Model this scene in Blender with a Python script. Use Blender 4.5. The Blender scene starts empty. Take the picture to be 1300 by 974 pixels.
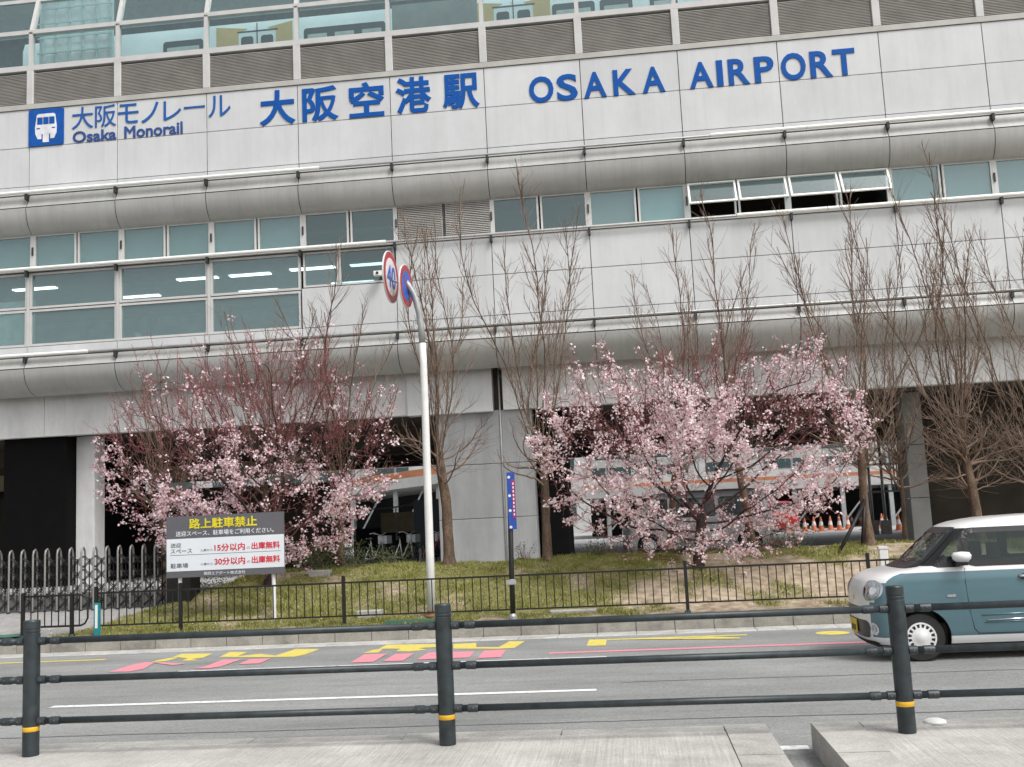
import bpy, bmesh, math, random
import numpy as np
from mathutils import Vector, Matrix
R_ = math.radians
rng = np.random.default_rng(7)
random.seed(7)
SC = bpy.context.scene
COL = SC.collection

# ------------------------------------------------------------------ camera
def unit(v): return v / np.linalg.norm(v)
_X = unit(np.array([13150., -803., -1350.]))
_U = np.array([-490., -10287., 1350.]); _U = unit(_U - _U.dot(_X) * _X)
_Y = np.cross(_U, _X)
if _Y[2] < 0: _Y = -_Y
_R = np.stack([_X, _Y, _U])
cam_d = bpy.data.cameras.new('camera'); cam = bpy.data.objects.new('camera', cam_d); COL.objects.link(cam)
m4 = Matrix.Identity(4)
for i in range(3):
    m4[i][0] = _R[i, 0]; m4[i][1] = -_R[i, 1]; m4[i][2] = -_R[i, 2]
m4.translation = Vector((0, 0, 1.57))
cam.matrix_world = m4
cam_d.sensor_fit = 'HORIZONTAL'; cam_d.sensor_width = 36.0; cam_d.lens = 36.0 * 1350 / 1300
cam_d.clip_start = 0.1; cam_d.clip_end = 3000
SC.camera = cam

# ------------------------------------------------------------------ sky and sun (bright overcast)
SUN_EL, SUN_AZ = 54, 132          # azimuth clockwise from +Y: behind the camera, to the right
w = bpy.data.worlds.new('World'); SC.world = w; w.use_nodes = True
nt = w.node_tree; nt.nodes.clear()
sky = nt.nodes.new('ShaderNodeTexSky'); sky.sky_type = 'NISHITA'; sky.sun_disc = False
sky.sun_elevation = R_(SUN_EL); sky.sun_rotation = R_(SUN_AZ); sky.dust_density = 4.0; sky.air_density = 1.0; sky.ozone_density = 1.0
hs = nt.nodes.new('ShaderNodeHueSaturation'); hs.inputs['Saturation'].default_value = 0.22
bg = nt.nodes.new('ShaderNodeBackground'); bg.inputs['Strength'].default_value = 0.13
wo = nt.nodes.new('ShaderNodeOutputWorld')
nt.links.new(sky.outputs[0], hs.inputs['Color']); nt.links.new(hs.outputs[0], bg.inputs[0]); nt.links.new(bg.outputs[0], wo.inputs[0])
sd = bpy.data.lights.new('sun', 'SUN'); sd.energy = 1.5; sd.angle = R_(20); sd.color = (1.0, 0.985, 0.965)
so = bpy.data.objects.new('sun', sd); COL.objects.link(so)
az, el = R_(SUN_AZ), R_(SUN_EL)
sdir = Vector((math.sin(az) * math.cos(el), math.cos(az) * math.cos(el), math.sin(el)))
so.rotation_euler = sdir.to_track_quat('Z', 'Y').to_euler(); so.location = sdir * 60
SC.view_settings.view_transform = 'Standard'; SC.view_settings.look = 'None'
SC.view_settings.gamma = 1.0; SC.view_settings.use_curve_mapping = False
SC.view_settings.exposure = 0.52
SC.cycles.use_denoising = True
SC.cycles.max_bounces = 8; SC.cycles.transparent_max_bounces = 16; SC.cycles.caustics_reflective = False; SC.cycles.caustics_refractive = False

# ------------------------------------------------------------------ materials
M = {}
def mat(name, col, rough=0.6, metal=0.0, var=0.12, scale=3.0, rvar=0.0, bump=0.0, bscale=60.0, col2=None, stretch=(1, 1, 1), coat=0.0, spec=0.5, thr=None):
    """principled surface with noise-driven colour variation, per-object variation and fine relief"""
    m = bpy.data.materials.new(name); m.use_nodes = True; t = m.node_tree; N = t.nodes; L = t.links
    p = N['Principled BSDF']; p.inputs['Roughness'].default_value = rough; p.inputs['Metallic'].default_value = metal
    p.inputs['Specular IOR Level'].default_value = spec
    if coat: p.inputs['Coat Weight'].default_value = coat; p.inputs['Coat Roughness'].default_value = 0.06
    tc = N.new('ShaderNodeTexCoord'); geo = N.new('ShaderNodeNewGeometry'); mp = N.new('ShaderNodeMapping')
    mp.inputs['Scale'].default_value = stretch
    L.new(geo.outputs['Position'], mp.inputs['Vector'])
    nz = N.new('ShaderNodeTexNoise'); nz.inputs['Scale'].default_value = scale; nz.inputs['Detail'].default_value = 6; nz.inputs['Roughness'].default_value = 0.6
    L.new(mp.outputs[0], nz.inputs['Vector'])
    mix = N.new('ShaderNodeMix'); mix.data_type = 'RGBA'
    c2 = col2 if col2 else tuple(max(0, c * (1 - 2 * var)) for c in col)
    mix.inputs['A'].default_value = (*c2, 1); mix.inputs['B'].default_value = (*[min(1, c * (1 + (0 if col2 else var))) for c in col], 1)
    rp = N.new('ShaderNodeMapRange'); a, b = thr if thr else (0.3, 0.7)
    rp.inputs['From Min'].default_value = a; rp.inputs['From Max'].default_value = b
    L.new(nz.outputs['Fac'], rp.inputs['Value']); L.new(rp.outputs[0], mix.inputs['Factor'])
    out = mix.outputs['Result']
    if rvar:
        oi = N.new('ShaderNodeObjectInfo'); mr = N.new('ShaderNodeMapRange')
        mr.inputs['To Min'].default_value = 1 - rvar; mr.inputs['To Max'].default_value = 1 + rvar * 0.6
        L.new(oi.outputs['Random'], mr.inputs['Value'])
        mm = N.new('ShaderNodeMix'); mm.data_type = 'RGBA'; mm.blend_type = 'MULTIPLY'; mm.inputs['Factor'].default_value = 1
        L.new(out, mm.inputs['A']); L.new(mr.outputs[0], mm.inputs['B']); out = mm.outputs['Result']
    L.new(out, p.inputs['Base Color'])
    if bump:
        n2 = N.new('ShaderNodeTexNoise'); n2.inputs['Scale'].default_value = bscale; n2.inputs['Detail'].default_value = 4
        L.new(mp.outputs[0], n2.inputs['Vector'])
        b_ = N.new('ShaderNodeBump'); b_.inputs['Strength'].default_value = bump; b_.inputs['Distance'].default_value = 0.02
        L.new(n2.outputs['Fac'], b_.inputs['Height']); L.new(b_.outputs[0], p.inputs['Normal'])
    M[name] = m
    return m

def glass(name, tint, refl=1.0, haze=0.0, ior=2.1):
    m = bpy.data.materials.new(name); m.use_nodes = True; t = m.node_tree; N = t.nodes; L = t.links; N.clear()
    o = N.new('ShaderNodeOutputMaterial'); tr = N.new('ShaderNodeBsdfTransparent'); tr.inputs[0].default_value = (*tint, 1)
    gl = N.new('ShaderNodeBsdfGlossy'); gl.inputs['Roughness'].default_value = 0.02; gl.inputs[0].default_value = (0.85 * refl, 0.95 * refl, 0.95 * refl, 1)
    fr = N.new('ShaderNodeFresnel'); ge = N.new('ShaderNodeNewGeometry'); ma = N.new('ShaderNodeMapRange')   # same reflectance on both faces of a thin pane
    ma.inputs['To Min'].default_value = ior; ma.inputs['To Max'].default_value = 1 / ior; L.new(ge.outputs['Backfacing'], ma.inputs['Value']); L.new(ma.outputs[0], fr.inputs[0])
    mx = N.new('ShaderNodeMixShader'); L.new(fr.outputs[0], mx.inputs[0]); L.new(tr.outputs[0], mx.inputs[1]); L.new(gl.outputs[0], mx.inputs[2])
    if haze:
        df = N.new('ShaderNodeBsdfDiffuse'); df.inputs[0].default_value = (0.35, 0.5, 0.5, 1); m2 = N.new('ShaderNodeMixShader'); m2.inputs[0].default_value = haze  # pale diffuse share painted into the pane, lifting it like reflected sky
        L.new(mx.outputs[0], m2.inputs[1]); L.new(df.outputs[0], m2.inputs[2]); L.new(m2.outputs[0], o.inputs[0])
    else: L.new(mx.outputs[0], o.inputs[0])
    M[name] = m

def emit(name, col, s):
    m = bpy.data.materials.new(name); m.use_nodes = True; p = m.node_tree.nodes['Principled BSDF']
    p.inputs['Base Color'].default_value = (*col, 1); p.inputs['Emission Color'].default_value = (*col, 1); p.inputs['Emission Strength'].default_value = s
    M[name] = m

mat('panel', (0.622, 0.632, 0.632), 0.36, 0.0, 0.045, 0.9, 0.05, stretch=(1, 1, 0.5))
mat('bull', (0.435, 0.435, 0.415), 0.45, 0.0, 0.06, 0.8, 0.04, stretch=(1, 1, 0.6))
mat('joint', (0.10, 0.09, 0.088), 0.9)
mat('ledge', (0.47, 0.46, 0.425), 0.5, 0.0, 0.07, 2.0)
mat('frame', (0.58, 0.575, 0.555), 0.42, 0.0, 0.05, 2.0)
mat('louvre', (0.54, 0.52, 0.485), 0.5, 0.1, 0.08, 2.0)
mat('railgrey', (0.46, 0.46, 0.45), 0.45, 0.3, 0.1, 3.0)
mat('tubewhite', (0.86, 0.86, 0.82), 0.35, 0.0, 0.03, 2.0)
mat('bracket', (0.03, 0.03, 0.03), 0.6)
mat('beam', (0.74, 0.735, 0.72), 0.55, 0.0, 0.09, 1.2, 0.06, stretch=(1, 1, 0.4))
mat('pier', (0.34, 0.345, 0.345), 0.5, 0.0, 0.1, 1.0, 0.06, stretch=(1, 1, 0.35))
mat('pier_dark', (0.20, 0.20, 0.185), 0.6, 0.0, 0.12, 1.0, 0.06)
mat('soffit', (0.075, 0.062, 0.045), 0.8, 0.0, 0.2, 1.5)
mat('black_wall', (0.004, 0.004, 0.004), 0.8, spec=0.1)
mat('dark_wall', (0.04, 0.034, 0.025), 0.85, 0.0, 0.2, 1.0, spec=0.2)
mat('tan', (0.42, 0.38, 0.24), 0.8)
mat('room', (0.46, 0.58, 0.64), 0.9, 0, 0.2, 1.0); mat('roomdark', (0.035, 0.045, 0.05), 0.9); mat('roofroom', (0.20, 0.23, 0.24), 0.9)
mat('blind', (0.50, 0.62, 0.62), 0.9, 0.0, 0.05); mat('blindgrey', (0.27, 0.29, 0.285), 0.9, 0.0, 0.05); mat('blindteal', (0.29, 0.35, 0.35), 0.8, 0.0, 0.08)
mat('white_stuff', (0.75, 0.78, 0.76), 0.7)
mat('blue', (0.003, 0.085, 0.36), 0.55, 0.0, 0.04, spec=0.2); mat('blue2', (0.02, 0.11, 0.38), 0.55, 0.0, 0.04, spec=0.2); mat('navy', (0.02, 0.07, 0.26), 0.4); mat('logo_blue', (0.004, 0.09, 0.38), 0.4, spec=0.3); mat('logo_white', (0.8, 0.8, 0.82), 0.4)
glass('glass', (0.78, 0.88, 0.88), haze=0.13); glass('glass_dark', (0.46, 0.58, 0.58), haze=0.05); glass('glass_top', (0.80, 0.94, 0.94)); glass('glass_vault', (0.72, 0.84, 0.86), haze=0.16)
glass('car_glass', (0.42, 0.50, 0.46), ior=1.6)
mat('train_white', (0.78, 0.82, 0.82), 0.35, 0.0, 0.02); mat('train_tan', (0.62, 0.44, 0.19), 0.4, 0.0, 0.05); mat('train_dark', (0.04, 0.07, 0.075), 0.25); mat('train_pale', (0.5, 0.55, 0.52), 0.5)
emit('tube_light', (0.95, 1.0, 1.0), 4.0)
# ground
mat('asphalt', (0.265, 0.27, 0.262), 0.9, 0.0, 0.13, 1.1, 0.0, 0.5, 90, stretch=(0.35, 1, 1))
mat('ground', (0.16, 0.15, 0.13), 0.95); mat('seam', (0.15, 0.15, 0.148), 0.9)
mat('concrete', (0.47, 0.455, 0.42), 0.9, 0.0, 0.13, 2.0, 0.05, 0.35, 70)
mat('kerbstone', (0.36, 0.34, 0.295), 0.9, 0.0, 0.14, 3.0, 0.1, 0.4, 80)
mat('gutter', (0.50, 0.49, 0.46), 0.9, 0.0, 0.12, 3.0, 0.06, 0.3, 80)
mat('paint_white', (0.78, 0.78, 0.76), 0.7, 0, 0.1, 14.0, col2=(0.36, 0.36, 0.35), thr=(0.30, 0.46))
mat('paint_yellow', (0.66, 0.55, 0.11), 0.7, 0, 0.1, 12.0, col2=(0.42, 0.38, 0.20), thr=(0.30, 0.46))
mat('paint_pink', (0.68, 0.25, 0.30), 0.7, 0, 0.1, 12.0, col2=(0.46, 0.27, 0.28), thr=(0.30, 0.46))
mat('parking', (0.40, 0.395, 0.385), 0.9, 0.0, 0.1, 0.6)
mat('rail', (0.028, 0.038, 0.042), 0.45, 0.0, 0.28, 9.0, 0.08); mat('post_yellow', (0.72, 0.40, 0.02), 0.5); mat('bolt', (0.10, 0.11, 0.115), 0.45, 0.3); mat('railjoint', (0.028, 0.036, 0.04), 0.45)
mat('fence', (0.008, 0.007, 0.007), 0.55, 0.0, 0.2, 5.0); mat('gate_silver', (0.27, 0.265, 0.25), 0.4, 0.4, 0.1); mat('fence_foot', (0.012, 0.06, 0.05), 0.6)
mat('sign_grey', (0.115, 0.113, 0.125), 0.5, 0, 0.04); mat('sign_white', (0.72, 0.76, 0.80), 0.5, 0, 0.02); mat('sign_yellow', (0.82, 0.70, 0.02), 0.5); mat('sign_red', (0.66, 0.035, 0.06), 0.5); mat('sign_text', (0.12, 0.12, 0.14), 0.5)
mat('pole_white', (0.74, 0.74, 0.72), 0.5, 0, 0.06, 4.0); mat('pole_rust', (0.30, 0.15, 0.08), 0.8); mat('pole_grey', (0.36, 0.38, 0.37), 0.4, 0.3)
mat('disc_red', (0.42, 0.03, 0.035), 0.4); mat('disc_white', (0.76, 0.72, 0.72), 0.4); mat('disc_blue', (0.03, 0.12, 0.50), 0.4)
mat('banner_blue', (0.025, 0.075, 0.36), 0.45, 0, 0.1, 20.0); mat('banner_red', (0.42, 0.02, 0.12), 0.45)
mat('teal_post', (0.01, 0.22, 0.25), 0.5); mat('green_cover', (0.05, 0.15, 0.10), 0.7)
mat('bark', (0.155, 0.103, 0.068), 0.9, 0, 0.3, 9.0, 0.12, 0.6, 30, stretch=(1, 1, 0.35)); mat('twig', (0.25, 0.178, 0.135), 0.85, 0, 0.25, 4.0)
mat('cherry_bark', (0.040, 0.022, 0.018), 0.85, 0, 0.3, 9.0, 0, 0.5, 30); mat('cherry_twig', (0.19, 0.075, 0.066), 0.8, 0, 0.25, 4.0)
for i, c in enumerate([(0.90, 0.75, 0.77), (0.88, 0.65, 0.69), (0.76, 0.45, 0.50), (0.92, 0.84, 0.85)]):
    mat('petal%d' % i, c, 0.7, 0, 0.05, 6.0)
    _n = M['petal%d' % i].node_tree; _p = _n.nodes['Principled BSDF']; _t = _n.nodes.new('ShaderNodeBsdfTranslucent'); _x = _n.nodes.new('ShaderNodeMixShader'); _x.inputs[0].default_value = 0.35
    _n.links.new(_p.inputs['Base Color'].links[0].from_socket, _t.inputs[0]); _n.links.new(_p.outputs[0], _x.inputs[1]); _n.links.new(_t.outputs[0], _x.inputs[2]); _n.links.new(_x.outputs[0], _n.nodes['Material Output'].inputs[0])
mat('bud', (0.50, 0.17, 0.19), 0.7, 0, 0.2, 6.0)
for i, c in enumerate([(0.25, 0.255, 0.05), (0.33, 0.32, 0.09), (0.14, 0.18, 0.03), (0.40, 0.36, 0.17)]):
    mat('blade%d' % i, c, 0.8, 0, 0.1, 6.0)
for i, c in enumerate([(0.055, 0.085, 0.02), (0.09, 0.12, 0.035), (0.035, 0.055, 0.015)]):
    mat('leaf%d' % i, c, 0.65, 0, 0.1, 6.0)
# vehicles and street things
mat('car_teal', (0.10, 0.185, 0.215), 0.26, 0.2, 0.02, 2.0, coat=0.7); mat('car_white', (0.76, 0.755, 0.745), 0.32, 0.0, 0.02, 2.0, coat=0.6)
mat('car_black', (0.012, 0.012, 0.013), 0.35); mat('car_trim', (0.02, 0.02, 0.021), 0.55); mat('tyre', (0.018, 0.018, 0.018), 0.85); mat('hub', (0.74, 0.74, 0.73), 0.35, 0.1)
mat('chrome', (0.75, 0.75, 0.76), 0.12, 1.0, 0.02); mat('lamp', (0.55, 0.57, 0.58), 0.1, 0.5, 0.25, 22.0); mat('plate', (0.78, 0.56, 0.03), 0.5); mat('seat', (0.05, 0.045, 0.04), 0.9)
mat('van_silver', (0.40, 0.41, 0.42), 0.3, 0.4, 0.02, coat=0.5); mat('car_red', (0.40, 0.015, 0.02), 0.3, 0.0, 0.02, coat=0.5); mat('amber', (0.8, 0.35, 0.03), 0.3)
mat('cone_orange', (0.62, 0.17, 0.08), 0.6); mat('cone_white', (0.75, 0.74, 0.72), 0.6)
mat('galv', (0.45, 0.47, 0.48), 0.4, 0.5, 0.1); mat('deck_white', (0.46, 0.46, 0.45), 0.6, 0, 0.12, 0.7); mat('deck_orange', (0.48, 0.19, 0.10), 0.6, 0, 0.15, 0.8); mat('deck_dark', (0.03, 0.03, 0.032), 0.9); mat('board_dark', (0.012, 0.022, 0.035), 0.6)

# soil and grass ground
def speckle(name, sc, lo, hi, stain=None):
    """adds fine aggregate and larger stains to an existing surface"""
    m = M[name]; N = m.node_tree.nodes; L = m.node_tree.links; p = N['Principled BSDF']; src = p.inputs['Base Color'].links[0].from_socket
    geo = N.new('ShaderNodeNewGeometry')
    def layer(src, scale, det, a, b, lo, hi, st=(1, 1, 1)):
        mp = N.new('ShaderNodeMapping'); mp.inputs['Scale'].default_value = st; L.new(geo.outputs['Position'], mp.inputs[0])
        nz = N.new('ShaderNodeTexNoise'); nz.inputs['Scale'].default_value = scale; nz.inputs['Detail'].default_value = det; nz.inputs['Roughness'].default_value = 0.75; L.new(mp.outputs[0], nz.inputs['Vector'])
        mr = N.new('ShaderNodeMapRange'); mr.inputs[1].default_value = a; mr.inputs[2].default_value = b; mr.inputs[3].default_value = lo; mr.inputs[4].default_value = hi; L.new(nz.outputs['Fac'], mr.inputs[0])
        mm = N.new('ShaderNodeMix'); mm.data_type = 'RGBA'; mm.blend_type = 'MULTIPLY'; mm.inputs['Factor'].default_value = 1; L.new(src, mm.inputs['A']); L.new(mr.outputs[0], mm.inputs['B']); return mm.outputs['Result']
    o = layer(src, sc, 3, 0.33, 0.67, lo, hi)
    if stain: o = layer(o, stain[0], 8, stain[1], stain[2], stain[3], 1.0, stain[4])
    L.new(o, p.inputs['Base Color'])
speckle('asphalt', 42, 0.76, 1.22, (0.9, 0.36, 0.5, 0.84, (0.25, 1.3, 1)))
speckle('concrete', 55, 0.80, 1.14, (2.3, 0.34, 0.52, 0.74, (1, 1, 1)))
speckle('kerbstone', 50, 0.82, 1.14, (2.6, 0.34, 0.52, 0.72, (1, 1, 1.5)))
speckle('gutter', 50, 0.84, 1.12, (2.6, 0.34, 0.52, 0.74, (1, 1, 1)))
speckle('bark', 26, 0.62, 1.32, None)
speckle('panel', 2.2, 0.98, 1.02, (1.1, 0.32, 0.54, 0.935, (4.5, 1, 0.22)))
speckle('bull', 2.2, 0.97, 1.03, (1.6, 0.32, 0.54, 0.87, (4.0, 1, 0.2)))
speckle('beam', 3, 0.96, 1.03, (1.3, 0.32, 0.52, 0.86, (2.5, 1, 0.25)))
speckle('pier', 3, 0.96, 1.03, (1.1, 0.32, 0.52, 0.84, (2.5, 1, 0.2)))
def verge_mat():
    m = bpy.data.materials.new('verge'); m.use_nodes = True; t = m.node_tree; N = t.nodes; L = t.links; p = N['Principled BSDF']; p.inputs['Roughness'].default_value = 0.95
    at = N.new('ShaderNodeVertexColor'); at.layer_name = 'cover'
    sep = N.new('ShaderNodeSeparateColor'); L.new(at.outputs[0], sep.inputs[0])
    geo = N.new('ShaderNodeNewGeometry')
    nz = N.new('ShaderNodeTexNoise'); nz.inputs['Scale'].default_value = 7; nz.inputs['Detail'].default_value = 7; L.new(geo.outputs['Position'], nz.inputs['Vector'])
    def mixc(a, b, f):
        x = N.new('ShaderNodeMix'); x.data_type = 'RGBA'
        for k, v in (('A', a), ('B', b)):
            if isinstance(v, tuple): x.inputs[k].default_value = (*v, 1)
            else: L.new(v, x.inputs[k])
        L.new(f, x.inputs['Factor']); return x.outputs['Result']
    mr = N.new('ShaderNodeMapRange'); mr.inputs[1].default_value = 0.35; mr.inputs[2].default_value = 0.68; L.new(nz.outputs['Fac'], mr.inputs[0])
    soil = mixc((0.25, 0.19, 0.13), (0.47, 0.39, 0.28), mr.outputs[0])
    turf = mixc((0.12, 0.12, 0.035), (0.26, 0.23, 0.10), mr.outputs[0])
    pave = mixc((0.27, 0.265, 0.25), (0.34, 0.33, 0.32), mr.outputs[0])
    c = mixc(soil, turf, sep.outputs[1]); c = mixc(c, pave, sep.outputs[2]); c = mixc(c, (0.06, 0.06, 0.058), sep.outputs[0])  # paving behind the gate darkened in colour, standing in for the building's shade
    L.new(c, p.inputs['Base Color'])
    n2 = N.new('ShaderNodeTexNoise'); n2.inputs['Scale'].default_value = 40; L.new(geo.outputs['Position'], n2.inputs['Vector'])
    b_ = N.new('ShaderNodeBump'); b_.inputs['Strength'].default_value = 0.5; b_.inputs['Distance'].default_value = 0.03; L.new(n2.outputs['Fac'], b_.inputs['Height']); L.new(b_.outputs[0], p.inputs['Normal'])
    M['verge'] = m
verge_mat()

def broom_mat():
    m = bpy.data.materials.new('broom'); m.use_nodes = True; t = m.node_tree; N = t.nodes; L = t.links; p = N['Principled BSDF']; p.inputs['Roughness'].default_value = 0.95
    geo = N.new('ShaderNodeNewGeometry'); mp = N.new('ShaderNodeMapping'); mp.inputs['Scale'].default_value = (48, 1.3, 1); L.new(geo.outputs['Position'], mp.inputs[0])
    nz = N.new('ShaderNodeTexNoise'); nz.inputs['Scale'].default_value = 1; nz.inputs['Detail'].default_value = 5; L.new(mp.outputs[0], nz.inputs['Vector'])
    big = N.new('ShaderNodeTexNoise'); big.inputs['Scale'].default_value = 1.7; big.inputs['Detail'].default_value = 6; L.new(geo.outputs['Position'], big.inputs['Vector'])
    r1 = N.new('ShaderNodeMapRange'); r1.inputs[1].default_value = 0.3; r1.inputs[2].default_value = 0.7; r1.inputs[3].default_value = 0.86; r1.inputs[4].default_value = 1.06; L.new(nz.outputs['Fac'], r1.inputs[0])
    cr = N.new('ShaderNodeMix'); cr.data_type = 'RGBA'; cr.inputs['A'].default_value = (0.40, 0.385, 0.36, 1); cr.inputs['B'].default_value = (0.53, 0.515, 0.48, 1)
    r2 = N.new('ShaderNodeMapRange'); r2.inputs[1].default_value = 0.3; r2.inputs[2].default_value = 0.7; L.new(big.outputs['Fac'], r2.inputs[0]); L.new(r2.outputs[0], cr.inputs['Factor'])
    mu = N.new('ShaderNodeMix'); mu.data_type = 'RGBA'; mu.blend_type = 'MULTIPLY'; mu.inputs['Factor'].default_value = 1; L.new(cr.outputs['Result'], mu.inputs['A']); L.new(r1.outputs[0], mu.inputs['B'])
    L.new(mu.outputs['Result'], p.inputs['Base Color'])
    b_ = N.new('ShaderNodeBump'); b_.inputs['Strength'].default_value = 0.7; b_.inputs['Distance'].default_value = 0.01; L.new(nz.outputs['Fac'], b_.inputs['Height']); L.new(b_.outputs[0], p.inputs['Normal'])
    M['broom'] = m
broom_mat()

speckle('broom', 60, 0.84, 1.12, (1.6, 0.34, 0.54, 0.78, (1, 1, 1)))
# ------------------------------------------------------------------ mesh helpers
class MB:
    def __init__(s): s.v = []; s.f = []; s.mi = []
    def add(s, vs, fs, mi=0):
        o = len(s.v); s.v += [tuple(p) for p in vs]; s.f += [tuple(i + o for i in f) for f in fs]; s.mi += [mi] * len(fs); return s
    def box(s, x0, x1, y0, y1, z0, z1, mi=0):
        return s.add([(x0, y0, z0), (x1, y0, z0), (x1, y1, z0), (x0, y1, z0), (x0, y0, z1), (x1, y0, z1), (x1, y1, z1), (x0, y1, z1)],
                     [(0, 3, 2, 1), (4, 5, 6, 7), (0, 1, 5, 4), (1, 2, 6, 5), (2, 3, 7, 6), (3, 0, 4, 7)], mi)
    def cbox(s, x0, x1, y0, y1, z0, z1, c, mi=0):
        """box whose front (-Y) face edges are chamfered by c"""
        v = [(x0, y1, z0), (x1, y1, z0), (x1, y1, z1), (x0, y1, z1), (x0, y0 + c, z0), (x1, y0 + c, z0), (x1, y0 + c, z1), (x0, y0 + c, z1),
             (x0 + c, y0, z0 + c), (x1 - c, y0, z0 + c), (x1 - c, y0, z1 - c), (x0 + c, y0, z1 - c)]
        return s.add(v, [(0, 3, 2, 1)[::1], (0, 1, 5, 4), (1, 2, 6, 5), (2, 3, 7, 6), (3, 0, 4, 7), (4, 5, 9, 8), (5, 6, 10, 9), (6, 7, 11, 10), (7, 4, 8, 11), (8, 9, 10, 11)], mi)
    def tube(s, pts, rad, n=8, cap=True, mi=0):
        pts = [Vector(p) for p in pts]; k = len(pts)
        if not hasattr(rad, '__len__'): rad = [rad] * k
        vs = []; ref = None
        for i, p in enumerate(pts):
            d = (pts[min(i + 1, k - 1)] - pts[max(i - 1, 0)])
            d = d.normalized() if d.length > 1e-9 else Vector((0, 0, 1))
            if ref is None: ref = Vector((1, 0, 0)) if abs(d.x) < 0.8 else Vector((0, 1, 0))
            a = (ref - d * ref.dot(d)).normalized(); b = d.cross(a); ref = a
            for j in range(n):
                t = 2 * math.pi * j / n; vs.append(p + (a * math.cos(t) + b * math.sin(t)) * rad[i])
        fs = [(i * n + j, i * n + (j + 1) % n, (i + 1) * n + (j + 1) % n, (i + 1) * n + j) for i in range(k - 1) for j in range(n)]
        if cap: fs += [tuple(range(n))[::-1], tuple((k - 1) * n + j for j in range(n))]
        return s.add(vs, fs, mi)
    def lathe(s, prof, n=24, origin=(0, 0, 0), mi=0, axis='z'):
        vs = []
        for r, h in prof:
            for j in range(n):
                t = 2 * math.pi * j / n; a, b = r * math.cos(t), r * math.sin(t)
                q = (a, b, h) if axis == 'z' else ((a, h, b) if axis == 'y' else (h, a, b))
                vs.append((origin[0] + q[0], origin[1] + q[1], origin[2] + q[2]))
        k = len(prof); fs = [(i * n + j, i * n + (j + 1) % n, (i + 1) * n + (j + 1) % n, (i + 1) * n + j) for i in range(k - 1) for j in range(n)]
        fs += [tuple(range(n))[::-1], tuple((k - 1) * n + j for j in range(n))]
        return s.add(vs, fs, mi)
    def prism(s, prof, x0, x1, mi=0, closed=False):
        """profile of (y,z) points extruded along x"""
        n = len(prof); vs = [(x0, y, z) for y, z in prof] + [(x1, y, z) for y, z in prof]
        rngk = range(n if closed else n - 1)
        fs = [(i, n + i, n + (i + 1) % n, (i + 1) % n) for i in rngk]
        if closed: fs += [tuple(range(n)), tuple(range(n, 2 * n))[::-1]]
        return s.add(vs, fs, mi)
    def mesh(s, name, mats, smooth=False):
        me = bpy.data.meshes.new(name); me.from_pydata(s.v, [], s.f)
        for m in (mats if isinstance(mats, (list, tuple)) else [mats]): me.materials.append(M[m])
        if any(s.mi): me.polygons.foreach_set('material_index', s.mi)
        if smooth: me.polygons.foreach_set('use_smooth', [True] * len(me.polygons))
        me.update(); return me
    def build(s, name, mats, parent=None, smooth=False, fix=True):
        me = s.mesh(name, mats, smooth)
        if fix:
            bm = bmesh.new(); bm.from_mesh(me); bmesh.ops.recalc_face_normals(bm, faces=bm.faces); bm.to_mesh(me); bm.free()
        return link(name, me, parent)
def link(name, me, parent=None, loc=(0, 0, 0)):
    o = bpy.data.objects.new(name, me); COL.objects.link(o); o.parent = parent; o.location = loc; return o
def thing(name, label, cat, loc=(0, 0, 0), rz=0, group=None):
    o = bpy.data.objects.new(name, None); COL.objects.link(o); o.location = loc; o.rotation_euler = (0, 0, rz); o.empty_display_size = 0.2
    return tag(o, label, cat, group)
def tag(o, label, cat, group=None, kind=None):
    o['label'] = label; o['category'] = cat
    if group: o['group'] = group
    if kind: o['kind'] = kind
    return o
def struct(o): o['kind'] = 'structure'; return o
def autosmooth(o, ang=35):
    me = o.data; me.polygons.foreach_set('use_smooth', [True] * len(me.polygons))
    try: me.set_sharp_from_angle(angle=R_(ang))
    except Exception: pass
    return o
def copy_tree(o, parent=None):
    c = o.copy(); COL.objects.link(c); c.parent = parent
    for ch in list(o.children):
        copy_tree(ch, c)
    return c
def text_mesh(s, bold=0.0, extrude=0.0):
    cu = bpy.data.curves.new('lettering', 'FONT'); cu.body = s; cu.size = 1.0; cu.extrude = extrude; cu.resolution_u = 4; cu.bevel_depth = bold; cu.bevel_resolution = 1
    o = bpy.data.objects.new('lettering', cu); COL.objects.link(o)
    dg = bpy.context.evaluated_depsgraph_get(); dg.update()
    me = bpy.data.meshes.new_from_object(o.evaluated_get(dg)); bpy.data.objects.remove(o); bpy.data.curves.remove(cu)
    return me
def text_fit(name, s, x0, x1, z0, z1, y, material, parent, bold=0.0, depth=0.02, keep=False):
    """lettering standing in the XZ plane facing -Y, fitted to a rectangle"""
    me = text_mesh(s, bold, 0.5)
    n = len(me.vertices); co = np.empty(n * 3); me.vertices.foreach_get('co', co); co = co.reshape(-1, 3)
    a, b = co.min(0), co.max(0)
    sx = (x1 - x0) / (b[0] - a[0]); sz = (z1 - z0) / (b[1] - a[1])
    if keep: sz = sx = min(sx, sz)
    out = np.stack([x0 + (co[:, 0] - a[0]) * sx, y - co[:, 2] * depth, z0 + (co[:, 1] - a[1]) * sz], 1)
    me.vertices.foreach_set('co', out.ravel()); me.materials.clear(); me.materials.append(M[material]); me.update()
    return link(name, me, parent)

# ================================================================== SETTING: ground, road, pavements
ZR = -0.2
g = MB(); g.box(-900, 900, -300, 900, -1.2, -0.5); struct(g.build('ground', 'ground'))
road = MB(); road.box(-120, 120, 6.9, 17.0, -0.45, ZR); struct(road.build('road', 'asphalt'))
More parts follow.
